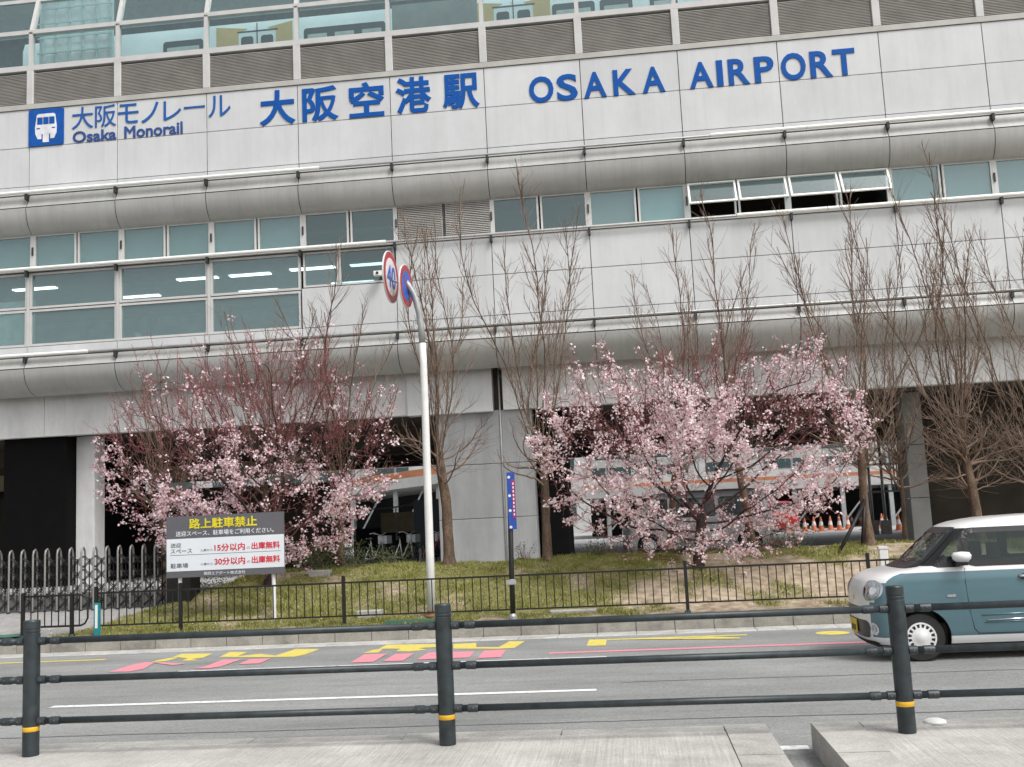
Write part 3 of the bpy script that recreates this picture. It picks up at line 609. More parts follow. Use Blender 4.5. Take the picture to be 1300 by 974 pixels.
# ---- lettering on the facade
BIG = [('大', -9.36, -8.36, 12.60, 13.60), ('阪', -8.16, -7.16, 12.60, 13.60), ('空', -6.86, -5.89, 12.61, 13.60), ('港', -5.57, -4.6, 12.60, 13.62), ('駅', -4.29, -3.3, 12.60, 13.59)]
LAT = [('O', -1.96, -1.31, 12.58, 13.31), ('S', -1.22, -0.67, 12.58, 13.31), ('A', -0.51, 0.09, 12.59, 13.30), ('K', 0.27, 0.85, 12.59, 13.30), ('A', 1.03, 1.62, 12.59, 13.30),
       ('A', 2.26, 2.87, 12.6, 13.31), ('I', 2.97, 3.13, 12.6, 13.31), ('R', 3.27, 3.81, 12.6, 13.31), ('P', 3.94, 4.44, 12.6, 13.31), ('O', 4.62, 5.25, 12.59, 13.33), ('R', 5.36, 5.92, 12.6, 13.32), ('T', 5.94, 6.5, 12.6, 13.32)]
SML = [('大', -14.76, -14.14, 12.99, 13.63), ('阪', -14.08, -13.47, 12.99, 13.63), ('モ', -13.41, -12.82, 13.03, 13.6), ('ノ', -12.74, -12.24, 13.0, 13.59), ('レ', -12.1, -11.59, 13.01, 13.57), ('ー', -11.51, -10.91, 13.30, 13.36), ('ル', -10.81, -10.18, 12.99, 13.6)]
YT = YF - 0.012
for c, *r in BIG: text_fit('sign_letter', c, *r, YT, 'blue', ST, 0.026, 0.02)
for c, *r in LAT: text_fit('sign_letter', c, *r, YT, 'blue', ST, 0.024, 0.02)
for c, *r in SML: text_fit('sign_letter', c, *r, YT, 'blue2', ST, 0.004, 0.012)
text_fit('sign_word', 'Osaka', -14.73, -13.46, 12.60, 12.93, YT, 'navy', ST, 0.022, 0.012); text_fit('sign_word', 'Monorail', -13.23, -11.55, 12.60, 12.95, YT, 'navy', ST, 0.022, 0.012)
# square emblem with the front of a train
def rrect(x0, x1, z0, z1, r, n=5):
    out = []
    for cx, cz, a in ((x1 - r, z1 - r, 0), (x0 + r, z1 - r, 90), (x0 + r, z0 + r, 180), (x1 - r, z0 + r, 270)):
        for i in range(n + 1): t = R_(a + 90 * i / n); out.append((cx + r * math.cos(t), cz + r * math.sin(t)))
    return out
def plate(name, poly, y0, y1, m, parent):
    n = len(poly); b = MB(); b.add([(x, y0, z) for x, z in poly] + [(x, y1, z) for x, z in poly], [tuple(range(n)), tuple(range(n, 2 * n))[::-1]] + [(i, i + n, (i + 1) % n + n, (i + 1) % n) for i in range(n)])
    return b.build(name, m, parent)
em = plate('emblem', rrect(-16.02, -14.99, 12.60, 13.66, 0.05), YF - 0.035, YF - 0.002, 'logo_blue', ST)
ex, ez = -15.505, 13.13
tp = [(-0.27, 0.36), (-0.22, 0.39), (0.22, 0.39), (0.27, 0.36), (0.32, 0.0), (0.31, -0.18), (0.24, -0.34), (0.13, -0.34), (0.13, -0.20), (-0.13, -0.20), (-0.13, -0.34), (-0.24, -0.34), (-0.31, -0.18), (-0.32, 0.0)]
plate('train_front', [(ex + x, ez + z) for x, z in tp], YF - 0.042, YF - 0.034, 'logo_white', em)
for a in (-0.255, -0.08, 0.095): plate('train_window', rrect(ex + a, ex + a + 0.16, ez + 0.08, ez + 0.29, 0.015), YF - 0.046, YF - 0.041, 'logo_blue', em)
for a in (-0.27, 0.17): plate('train_lamp', rrect(ex + a, ex + a + 0.1, ez - 0.05, ez - 0.015, 0.01), YF - 0.046, YF - 0.041, 'logo_blue', em)
plate('train_beam', [(ex - 0.09, ez - 0.17), (ex + 0.09, ez - 0.17), (ex + 0.09, ez - 0.44), (ex - 0.09, ez - 0.44)], YF - 0.043, YF - 0.034, 'logo_white', em)

# ---- monorail train standing behind the glass
TR = thing('monorail_train', 'white monorail train with tan door surrounds behind the upper station glass', 'train', (-4, 29.6, 14.2))
def tbox(name, x0, x1, z0, z1, y0, m, r=0.06, parent=TR, th=0.02): return plate(name, [(x + 4, z - 14.2) for x, z in rrect(x0, x1, z0, z1, r)], y0, y0 + th, m, parent)
b = MB(); b.prism([(0.0, 0.0), (0.0, 2.55), (0.12, 2.85), (0.5, 2.98), (2.3, 2.98), (2.6, 2.55), (2.6, 0.0)], -13.8, 14, closed=True); autosmooth(b.build('body', 'train_white', TR))
for i in range(-1, 3):
    cx = -10.3 + 7.8 * i
    if -17.8 < cx - 1.5 and cx < 9:
        plate('door_surround', [(cx + 4 + x, z - 14.2) for x, z in [(-1.28, 14.6), (-1.28, 16.92), (-0.32, 16.8), (-0.55, 16.66), (-0.55, 14.6)]], -0.006, 0.02, 'train_tan', TR)
        plate('door_surround', [(cx + 4 + x, z - 14.2) for x, z in [(0.55, 14.6), (0.55, 16.66), (0.32, 16.78), (1.1, 16.92), (1.1, 14.6)]], -0.006, 0.02, 'train_tan', TR)
        tbox('door_rail', cx - 0.62, cx + 0.65, 16.68, 16.72, -0.015, 'train_dark', 0.015)
        for s in (-1, 1):
            d = tbox('door', min(cx + s * 0.02, cx + s * 0.58), max(cx + s * 0.02, cx + s * 0.58), 14.5, 16.66, -0.012, 'train_white', 0.03)
            tbox('door_window', cx + s * 0.31 - 0.19, cx + s * 0.31 + 0.19, 15.5, 16.54, -0.018, 'train_dark', 0.08, d)
        tbox('door_seam', cx - 0.012, cx + 0.012, 14.5, 16.95, -0.02, 'train_dark', 0.005)
for xa, xb in [(-13.26, -12.0), (-8.85, -6.35), (-5.7, -4.4), (-1.35, -0.1), (0.05, 1.0), (1.5, 2.3), (4.2, 6)]:
    wv = tbox('window', xa, xb, 15.55, 16.62, -0.012, 'train_dark', 0.09)
    n = max(1, round((xb - xa) / 0.9)); s = (xb - xa) / n
    for j in range(n): tbox('window_shade', xa + j * s + 0.12, xa + (j + 1) * s - 0.12, 15.7, 16.42, -0.016, 'train_pale', 0.03, wv)

# ================================================================== NEAR GUARDRAIL
GR = thing('guardrail', 'dark grey pipe guardrail with three rails along the near pavement', 'guardrail', (-1.41, 7.9, 0))
GX = [-14.1, -10.95, -7.8, -4.614, -1.41, 1.832, 5.05, 8.2]
RZ = {'top': 0.775, 'mid': 0.475, 'low': 0.175}
for i, x in enumerate(GX):
    lx = x + 1.41
    tilt = 0.012 if i == 5 else 0.0
    b = MB(); prof = [(0.061, 0.0), (0.061, 0.905), (0.058, 0.908), (0.058, 0.914), (0.061, 0.917), (0.061, 0.93), (0.058, 0.933), (0.058, 0.939), (0.061, 0.942), (0.061, 0.995), (0.056, 1.003), (0.0, 1.004)]
    b.lathe(prof, 28, (lx, 0, 0)); p = autosmooth(b.build('post', 'rail', GR), 30)
    b = MB(); b.lathe([(0.0612, 0.178), (0.0625, 0.180), (0.0625, 0.21), (0.0612, 0.212)], 28, (lx, 0, 0)); autosmooth(b.build('reflective_band', 'post_yellow', p))
# measured rail heights
for i in range(len(GX) - 1):
    xa, xb = GX[i] + 1.41, GX[i + 1] + 1.41
    for z in (0.845, 0.555, 0.25):
        b = MB(); b.tube([(xa + 0.05, 0, z), (xb - 0.05, 0, z)], 0.0255, 16); r = b.build('rail', 'rail', GR, smooth=True)
        for s, xe in ((1, xa + 0.06), (-1, xb - 0.06)):
            b = MB(); prof = [(0.0, 0.0), (0.031, 0.0), (0.031, 0.055), (0.022, 0.06), (0.022, 0.095), (0.030, 0.10), (0.0305, 0.165), (0.028, 0.175), (0.0, 0.176)]
            b.lathe([(q, xe + s * h) for q, h in prof], 14, (0, 0, z), axis='x'); jo = b.build('rail_joint', 'railjoint', r, smooth=False); autosmooth(jo, 40)
            b = MB(); b.lathe([(0.0, -0.036), (0.007, -0.034), (0.009, -0.018)], 8, (xe + s * 0.03, 0, z), axis='y'); b.lathe([(0.0, -0.038), (0.006, -0.036), (0.008, -0.018)], 8, (xe + s * 0.14, 0, z + 0.004), axis='y'); b.build('bolt', 'bolt', r)
st = MB(); st.lathe([(0.085, 0.0), (0.075, 0.018), (0.045, 0.03), (0.0, 0.034)], 18); so_ = st.build('road_stud', 'pole_white', smooth=True); so_.location = (2.10, 8.2, 0.0)
tag(so_, 'flat white stud on the pavement beside the right guardrail post', 'road stud')

# ================================================================== FAR BLACK FENCE
FN = thing('black_fence', 'low black railing with thin upright bars along the grass bank', 'fence', (-1.92, 17.3, 0.03))
FX = [-8.97, -7.5, -4.72, -1.92, 0.83, 3.65, 6.43, 9.2]
def fpost(x, h=0.80):
    b = MB(); b.box(x - 0.026, x + 0.026, -0.026, 0.026, 0.0, h); b.lathe([(0.03, h), (0.03, h + 0.012), (0.0, h + 0.018)], 10, (x, 0, 0)); p = b.build('post', 'fence', FN)
    b = MB(); b.lathe([(0.05, -0.03), (0.05, 0.035), (0.04, 0.045)], 12, (x, 0, 0)); b.build('post_foot', 'fence_foot', p)
for x in FX:
    if abs(x + 1.92) > 0.01: fpost(x + 1.92)
bal = None
def fsection(xa, xb, n, y=0.0):
    global bal
    for z, t in ((0.70, 0.014), (0.165, 0.012)):
        b = MB(); b.box(xa + 0.027, xb - 0.027, y - t, y + t, z - t, z + t); b.build('rail', 'fence', FN)
    for i in range(1, n):
        x = xa + (xb - xa) * i / n
        if bal is None:
            b = MB(); b.box(-0.0075, 0.0075, -0.0075, 0.0075, 0.178, 0.686); o = b.build('baluster', 'fence', FN); bal = o.data
        else: o = link('baluster', bal, FN)
        o.location = (x, y, 0)
for i in range(len(FX) - 1):
    d = FX[i + 1] - FX[i]; fsection(FX[i] + 1.92, FX[i + 1] + 1.92, round(d / 0.131))
# end panel with rounded corner
ax0, ax1 = -10.25 + 1.92, -9.12 + 1.92
b = MB(); pts = [(ax0, 0, 0.69), (ax1 - 0.13, 0, 0.69), (ax1 - 0.05, 0, 0.66), (ax1, 0, 0.58), (ax1, 0, 0.30), (ax1 - 0.05, 0, 0.21), (ax1 - 0.13, 0, 0.18), (ax0, 0, 0.18)]
b.tube(pts, 0.017, 8); b.build('end_loop', 'fence', FN, smooth=True)
for i in range(1, 9):
    o = link('baluster', bal, FN); o.location = (ax0 + (ax1 - ax0) * i / 9.2, 0, 0)
fpost(ax0 - 0.02, 0.74); fpost(-9.4 + 1.92, 0.70)
# lane-edge post in teal and white at the fence corner
tp_ = thing('marker_post', 'short teal marker post with white strip at the fence corner', 'post', (-8.86, 17.12, 0.03))
b = MB(); b.box(-0.045, 0.045, -0.03, 0.03, 0, 0.55); b.build('stake', 'teal_post', tp_)
b = MB(); b.box(-0.022, 0.022, -0.034, -0.0295, 0.14, 0.52); b.build('strip', 'pole_white', tp_)
b = MB(); b.lathe([(0.34, 0.0), (0.34, 0.012), (0.30, 0.015), (0.0, 0.016)], 28); o = b.build('access_cover', 'green_cover'); o.location = (-10.6, 17.42, float(H(-10.6, 17.42)) + 0.004); tag(o, 'green round cover in the paving at the far left', 'manhole cover')
b = MB(); b.box(-0.45, 0.45, -0.16, 0.16, -0.1, 0.02); o = b.build('access_cover', 'green_cover'); o.location = (-3.6, 17.42, 0.055); tag(o, 'flat green cover at the foot of the white sign pole', 'cover')
for (x, y, wd, lb) in [(-4.45, 17.95, 0.42, 'small concrete box in the grass left of the white pole'), (-1.0, 17.75, 0.75, 'flat concrete edge in the grass right of the banner pole'), (-5.9, 20.0, 0.4, 'small grey block in the shade under the left cherry tree')]:
    b = MB(); b.cbox(-wd / 2, wd / 2, -0.12, 0.12, -0.15, 0.09 if wd < 0.7 else 0.03, 0.012); o = b.build('concrete_block', 'concrete'); o.location = (x, y, float(H(x, y))); tag(o, lb, 'block')

# ================================================================== FOLDING GATE
GT = thing('folding_gate', 'folding gate of arched silver uprights and black lattice at far left', 'gate', (-10.4, 19.0, 0.34))
def gate_post(x):
    b = MB()
    b.tube([(x, -0.07, 0.02), (x, -0.07, 1.06), (x, -0.045, 1.13), (x, 0.01, 1.155), (x, 0.055, 1.10), (x, 0.07, 1.02), (x, 0.07, 0.02)], 0.019, 8)
    p = autosmooth(b.build('upright', 'gate_silver', GT), 60)
    b = MB(); b.lathe([(0.0, -0.02), (0.035, -0.02), (0.035, 0.02), (0.0, 0.02)], 12, (x, -0.07, 0.0), axis='x'); b.build('wheel', 'tyre', p)
gxs = [-2.3 + 0.2355 * i for i in range(19)]
for x in gxs: gate_post(x)
for i in range(len(gxs) - 1):
    b = MB()
    for zb in (0.06, 0.3, 0.54, 0.78):
        for y in (-0.04, 0.03):
            b.tube([(gxs[i], y, zb), (gxs[i + 1], y + 0.01, zb + 0.22)], 0.009, 5); b.tube([(gxs[i], y + 0.028, zb + 0.22), (gxs[i + 1], y + 0.02, zb)], 0.009, 5)
    b.tube([(gxs[i] + 0.11, 0.02, 0.06), (gxs[i] + 0.11, 0.02, 0.95)], 0.012, 6)
    b.build('lattice', 'fence', GT)
b = MB(); b.box(gxs[-1] + 0.05, gxs[-1] + 0.5, -0.2, 0.25, 0.0, 1.0); b.build('gate_box', 'fence', GT)

# ================================================================== NOTICE BOARD
NB = thing('notice_board', 'grey and white parking notice board on two white posts behind the fence', 'sign', (-6.95, 17.9, 0.1))
def nb(x): return x + 6.95
for x in (-7.79, -6.12):
    b = MB(); b.lathe([(0.034, -0.15), (0.034, 1.6), (0.0, 1.605)], 14, (nb(x), 0.06, 0)); b.build('post', 'pole_white', NB, smooth=False); autosmooth(bpy.data.objects[NB.children[-1].name])
BX0, BX1, BZ0, BZ1 = -8.0, -5.9, 0.905, 1.955
bw, bh = BX1 - BX0, BZ1 - BZ0
bp = MB(); bp.box(nb(BX0), nb(BX1), -0.012, 0.018, BZ0 - 0.1, BZ1 - 0.1); board = bp.build('board', 'sign_grey', NB)
def bz(f): return BZ1 - 0.1 - f * bh
def bxx(f): return nb(BX0 + f * bw)
b = MB(); b.box(bxx(0.0) + 0.002, bxx(1.0) - 0.002, -0.0155, -0.0125, bz(0.895), bz(0.368)); b.build('white_field', 'sign_white', board)
b = MB(); b.box(bxx(0.03), bxx(0.97), -0.0175, -0.016, bz(0.637), bz(0.630)); b.build('divider', 'sign_grey', board)
def bt(s, fx0, fx1, fz0, fz1, m, bold=0.0): text_fit('lettering', s, bxx(fx0), bxx(fx1), bz(fz1), bz(fz0), -0.0178, m, board, bold, 0.001)
bt('路上駐車禁止', 0.195, 0.775, 0.045, 0.215, 'sign_yellow', 0.022)
bt('送迎スペース、駐車場をご利用ください。', 0.08, 0.915, 0.245, 0.33, 'sign_white', 0.012)
bt('送迎', 0.035, 0.125, 0.435, 0.51, 'sign_text', 0.01); bt('スペース', 0.035, 0.22, 0.535, 0.605, 'sign_text', 0.01); bt('駐車場', 0.035, 0.185, 0.765, 0.845, 'sign_text', 0.01)
for z0, num in ((0.475, '15分以内'), (0.70, '30分以内')):
    bt('入庫から', 0.29, 0.395, z0 + 0.075, z0 + 0.115, 'sign_text', 0.0); bt(num, 0.41, 0.67, z0, z0 + 0.125, 'sign_red', 0.028); bt('の', 0.685, 0.71, z0 + 0.07, z0 + 0.105, 'sign_text', 0.0); bt('出庫無料', 0.725, 0.965, z0, z0 + 0.12, 'sign_red', 0.028)
bt('関西エアポート株式会社', 0.32, 0.67, 0.92, 0.975, 'sign_white', 0.006)

# ================================================================== ROUND SIGNS ON CURVED POLE
SP = thing('sign_pole', 'tall white pole with bent top carrying two round traffic signs', 'sign pole', (-3.36, 17.75, 0.1))
b = MB(); zz = [-0.2, 1.0, 2.4, 3.6, 4.25, 4.6, 4.9, 5.12, 5.32, 5.48, 5.62, 5.74]
xx = [0.0, 0.01, 0.015, 0.02, 0.02, 0.015, 0.0, -0.02, -0.06, -0.11, -0.19, -0.28]
b.tube([(x, 0, z) for x, z in zip(xx[:6], zz[:6])], [0.072, 0.07, 0.066, 0.062, 0.06, 0.058], 18); b.build('pole', 'pole_white', SP, smooth=True)
b = MB(); b.tube([(x, 0, z) for x, z in zip(xx[5:], zz[5:])], 0.0575, 16); b.build('bent_top', 'pole_grey', SP, smooth=True)
b = MB(); b.tube([(0.0, -0.0, 0.03), (0.001, 0, 0.10)], 0.0735, 18, cap=False); b.tube([(0.0, 0.0, -0.02), (0, 0, 0.03)], 0.11, 18); b.build('rusty_foot', 'pole_rust', SP, smooth=True)
def disc(name, cx, cz, r, ang, kind):
    o = thing(name, None, None); del o['label']; del o['category']; o.parent = SP; o.location = (cx + 3.36, -0.10, cz - 0.1); o.rotation_euler = (0, 0, ang)
    return o
def round_sign(cx, cz, r, ang, kind):
    b = MB(); b.lathe([(0.0, 0.02), (r, 0.02), (r, -0.005), (0.0, -0.006)], 48, axis='y'); d = b.build('sign_disc', 'disc_white', SP)
    d.location = (cx + 3.36, -0.08, cz - 0.1); d.rotation_euler = (0, 0, ang)
    def ring(nm, r0, r1, y, m):
        b = MB(); n = 48; vs = [(q * math.cos(2 * math.pi * i / n), y, q * math.sin(2 * math.pi * i / n)) for q in (r0, r1) for i in range(n)]
        b.add(vs, [(i, (i + 1) % n, n + (i + 1) % n, n + i) for i in range(n)]) if r0 > 0 else b.add(vs[n:], [tuple(range(n))])
        return b.build(nm, m, d, fix=False)
    ring('red_ring', r * 0.74 if kind == '40' else r * 0.72, r * 0.97, -0.009, 'disc_red')
    if kind == '40': text_fit('numeral', '40', -r * 0.56, r * 0.56, -r * 0.44, r * 0.44, -0.010, 'disc_blue', d, 0.02, 0.001)
    else:
        ring('blue_field', 0.0, r * 0.71, -0.0085, 'disc_blue')
        b = MB(); c = 0.7071; hw = r * 0.06; b.add([(-r * .6 * c + hw * c, -0.011, r * .6 * c + hw * c), (-r * .6 * c - hw * c, -0.011, r * .6 * c - hw * c), (r * .6 * c - hw * c, -0.011, -r * .6 * c - hw * c), (r * .6 * c + hw * c, -0.011, -r * .6 * c + hw * c)], [(0, 1, 2, 3)]); b.build('red_bar', 'disc_red', d)
    b = MB(); b.box(-0.03, 0.03, 0.02, 0.07, -r * 0.8, r * 0.8); b.build('clamp', 'pole_grey', d)
    return d
round_sign(-3.84, 5.88, 0.455, R_(86), '40'); round_sign(-3.575, 5.70, 0.375, R_(84.5), 'np')
b = MB(); b.tube([(-0.60, -0.02, 5.78), (-0.12, -0.02, 5.6)], 0.022, 8); b.build('arm', 'pole_grey', SP, smooth=True)

# ================================================================== BANNER POLE
BP = thing('banner_pole', 'dark post carrying a narrow blue and red upright banner at the fence', 'banner', (-1.95, 17.3, 0.03))
b = MB(); b.tube([(0, 0, 0), (0.01, 0, 0.8), (0.045, 0, 2.3)], [0.042, 0.042, 0.040], 12); b.build('pole', 'fence', BP, smooth=True)
b = MB(); b.lathe([(0.07, -0.02), (0.07, 0.06), (0.045, 0.10)], 12); b.build('pole_foot', 'pole_grey', BP)
b = MB(); b.lathe([(0.045, 0.555), (0.052, 0.56), (0.052, 0.64), (0.045, 0.645)], 14, (0.006, 0, 0)); b.box(-0.08, 0.08, -0.055, -0.04, 0.565, 0.635); b.build('clamp', 'galv', BP)
bn = MB(); bn.box(0.005, 0.135, -0.052, -0.046, 1.44, 2.36); bno = bn.build('banner', 'banner_blue', BP)
b = MB(); b.box(0.083, 0.127, -0.0555, -0.0525, 1.62, 2.24); b.build('red_stripe', 'banner_red', bno)
r5 = np.random.default_rng(5)
for i in range(9):
    b = MB(); z = 1.66 + i * 0.062; b.box(0.094, 0.116, -0.0585, -0.056, z, z + 0.035); b.build('pale_mark', 'sign_white', bno)
for z in (2.28, 1.98, 1.74, 1.475):
    b = MB(); b.lathe([(0.0, -0.057), (0.022, -0.0565), (0.024, -0.053)], 10, (0.04, 0, z), axis='y'); b.build('pale_mark', 'sign_white', bno)

# ================================================================== TREES
class Strands:
    """collects tapered tubes quickly"""
    def __init__(s): s.V = []; s.F = []; s.n = 0
    def tube(s, pts, rad, k):
        pts = np.asarray(pts); rad = np.asarray(rad); m = len(pts)
        d = np.gradient(pts, axis=0); d /= np.linalg.norm(d, axis=1, keepdims=True) + 1e-9
        ref = np.where(np.abs(d[:, 2:3]) < 0.9, np.array([[0, 0, 1.]]), np.array([[1., 0, 0]]))
        a = np.cross(d, ref); a /= np.linalg.norm(a, axis=1, keepdims=True) + 1e-9; b = np.cross(d, a)
        t = np.arange(k) * 2 * np.pi / k
        ring = pts[:, None] + (a[:, None] * np.cos(t)[None, :, None] + b[:, None] * np.sin(t)[None, :, None]) * rad[:, None, None]
        s.V.append(ring.reshape(-1, 3)); i = np.arange(m - 1)[:, None]; j = np.arange(k)[None]
        f = np.stack([i * k + j, i * k + (j + 1) % k, (i + 1) * k + (j + 1) % k, (i + 1) * k + j], 2).reshape(-1, 4) + s.n
        s.F.append(f); s.n += m * k
    def build(s, name, m, parent):
        V = np.concatenate(s.V); F = np.concatenate(s.F)
        me = bpy.data.meshes.new(name); me.vertices.add(len(V)); me.vertices.foreach_set('co', V.ravel())
        me.loops.add(F.size); me.loops.foreach_set('vertex_index', F.ravel().astype(np.int32)); me.polygons.add(len(F))
        me.polygons.foreach_set('loop_start', np.arange(0, F.size, 4, dtype=np.int32)); me.polygons.foreach_set('loop_total', np.full(len(F), 4, dtype=np.int32))
        me.polygons.foreach_set('use_smooth', [True] * len(F)); me.materials.append(M[m]); me.update(calc_edges=True)
        return link(name, me, parent)

def walk(r, p, d, length, seg, wander, up):
    p = np.array(p, float); d = unit(np.array(d, float)); out = [p.copy()]
    for _ in range(max(2, int(length / seg))):
        d = unit(d + r.normal(0, wander, 3) + np.array([0, 0, up])); p = p + d * seg; out.append(p.copy())
    return np.array(out), d

def bare_tree(x, y, top, fork, seed, label, r0=0.12, spread=0.33, limbs=6, lean=0.0, wild=8, low=1.4):
    r = np.random.default_rng(seed); z0 = float(H(x, y)); t = thing('bare_tree', label, 'tree', (x, y, z0 - 0.03), 0, 'bare trees in front of the station')
    r0 *= 0.86; tr = Strands(); br = Strands(); tw = Strands()
    hf = fork - z0; pts, d = walk(r, (0, 0, 0), (lean, 0, 1), hf, 0.16, 0.035, 0.06)
    rad = np.linspace(r0, r0 * 0.72, len(pts)) + r.normal(0, r0 * 0.035, len(pts)); rad[0] *= 1.35; rad[1] *= 1.1
    tr.tube(pts, rad, 9); tip = pts[-1]
    H_ = (top - fork) * 1.13
    def side(P, base_r, n, lf, ang, lv, f0=0.15):
        L = len(P)
        for q in range(n):
            f = f0 + (0.97 - f0) * (q + r.random()) / n; i = min(L - 2, int(f * (L - 1))); d0 = unit(P[i + 1] - P[i])
            a = r.uniform(0, 6.283); pv_ = np.array([math.cos(a), math.sin(a), 0]); pv_ = unit(pv_ - pv_.dot(d0) * d0)
            an = R_(r.uniform(*ang)); dd = d0 * math.cos(an) + pv_ * math.sin(an)
            ln = lf * (1.15 - 0.75 * f) * r.uniform(0.6, 1.3)
            if lv == 1:
                Q, _ = walk(r, P[i], dd, max(0.35, ln), 0.11, 0.06, 0.12); br.tube(Q, np.linspace(min(base_r * 0.5, 0.011), 0.004, len(Q)), 4)
                side(Q, 0.01, max(3, int(ln * 6)), 0.6, (16, 44), 2, 0.1)
            else:
                Q, _ = walk(r, P[i], dd, max(0.16, ln), 0.10, 0.08, 0.06); tw.tube(Q, np.linspace(0.0048, 0.0024, len(Q)), 3)
    for i in range(limbs):
        a = 6.283 * i / limbs + r.uniform(-0.4, 0.4); sp = spread * r.uniform(0.35, 1.1) if i else 0.04
        base = tip - np.array([0, 0, r.uniform(0, 0.45)]) if i else tip
        L = H_ * (r.uniform(0.66, 1.0) if i else 1.0)
        P, _ = walk(r, base, (math.cos(a) * sp * 1.6, math.sin(a) * sp * 1.6, 1), L, 0.14, 0.06, 0.045)
        rb = r0 * (0.17 if i else 0.25) * r.uniform(0.65, 1.0)
        tr.tube(P, np.linspace(rb, 0.006, len(P)) + 0.001, 6); side(P, rb, int(L * 4.2), 1.05, (14, 36), 1)
    for i in range(wild):     # crooked low branches
        f = r.uniform(low / hf if hf > low else 0.5, 1.0); k = min(len(pts) - 1, int(f * len(pts))); a = r.uniform(0, 6.283)
        Q, _ = walk(r, pts[k], (math.cos(a), math.sin(a) * 0.6, r.uniform(0.1, 0.9)), r.uniform(0.7, 1.6), 0.1, 0.17, 0.07)
        br.tube(Q, np.linspace(r.uniform(0.014, 0.03), 0.005, len(Q)), 5); side(Q, 0.012, r.integers(4, 8), 0.7, (25, 70), 2, 0.2)
        if r.random() < 0.6: side(Q, 0.012, 3, 0.9, (25, 60), 1, 0.3)
    tr.build('trunk', 'bark', t); br.build('branches', 'twig', t)['kind'] = 'stuff'; tw.build('twigs', 'twig', t)['kind'] = 'stuff'
    return t
bare_tree(-3.5, 20.5, 8.1, 3.2, 11, 'bare tree with thick trunk just right of the white sign pole', 0.135, 0.34, 6)
bare_tree(-1.6, 20.5, 8.3, 3.2, 12, 'bare tree with slim trunk between the banner and the right cherry tree', 0.11, 0.36, 7)
bare_tree(0.75, 20.9, 6.9, 3.0, 13, 'short bare tree rising behind the left half of the right cherry tree', 0.09, 0.34, 5)
bare_tree(2.3, 21.0, 7.7, 3.0, 14, 'bare tree rising behind the right half of the right cherry tree', 0.10, 0.34, 5)
bare_tree(4.39, 20.5, 7.8, 2.9, 15, 'bare tree with a leaning prop to the left of the teal car', 0.11, 0.40, 8, 0.02, 16)
bare_tree(6.4, 20.6, 7.8, 2.7, 16, 'bare tree right behind the teal car roof', 0.115, 0.46, 9, -0.05, 30, 0.9)
bare_tree(7.7, 20.9, 7.6, 2.5, 17, 'bare tree at the right edge of the picture', 0.105, 0.5, 8, 0.0, 30, 0.8)
bare_tree(5.3, 21.6, 6.6, 2.6, 21, 'thin bare tree in the gap between the prop tree and the car tree', 0.06, 0.4, 5, 0.0, 16, 0.9)
bare_tree(-5.68, 20.7, 7.0, 2.7, 18, 'bare tree standing behind the right side of the left cherry tree', 0.10, 0.36, 5)
bare_tree(-7.3, 20.9, 6.0, 2.6, 19, 'low bare tree rising behind the middle of the left cherry tree', 0.09, 0.42, 6)
bare_tree(-9.4, 20.9, 5.0, 2.2, 20, 'small bare tree at the left end of the left cherry tree', 0.07, 0.5, 5, 0, 8)
pr2 = thing('tree_prop', 'dark timber prop leaning against the bare tree near the car', 'tree prop', (4.0, 20.2, 0.8))
b = MB(); b.tube([(-0.32, -0.25, -0.1), (0.35, 0.22, 0.85)], 0.032, 8); b.build('timber', 'fence', pr2, smooth=True)
b = MB(); b.tube([(0.20, 0.15, -0.1), (0.36, 0.25, 0.9)], 0.032, 8); b.build('timber', 'fence', pr2, smooth=True)

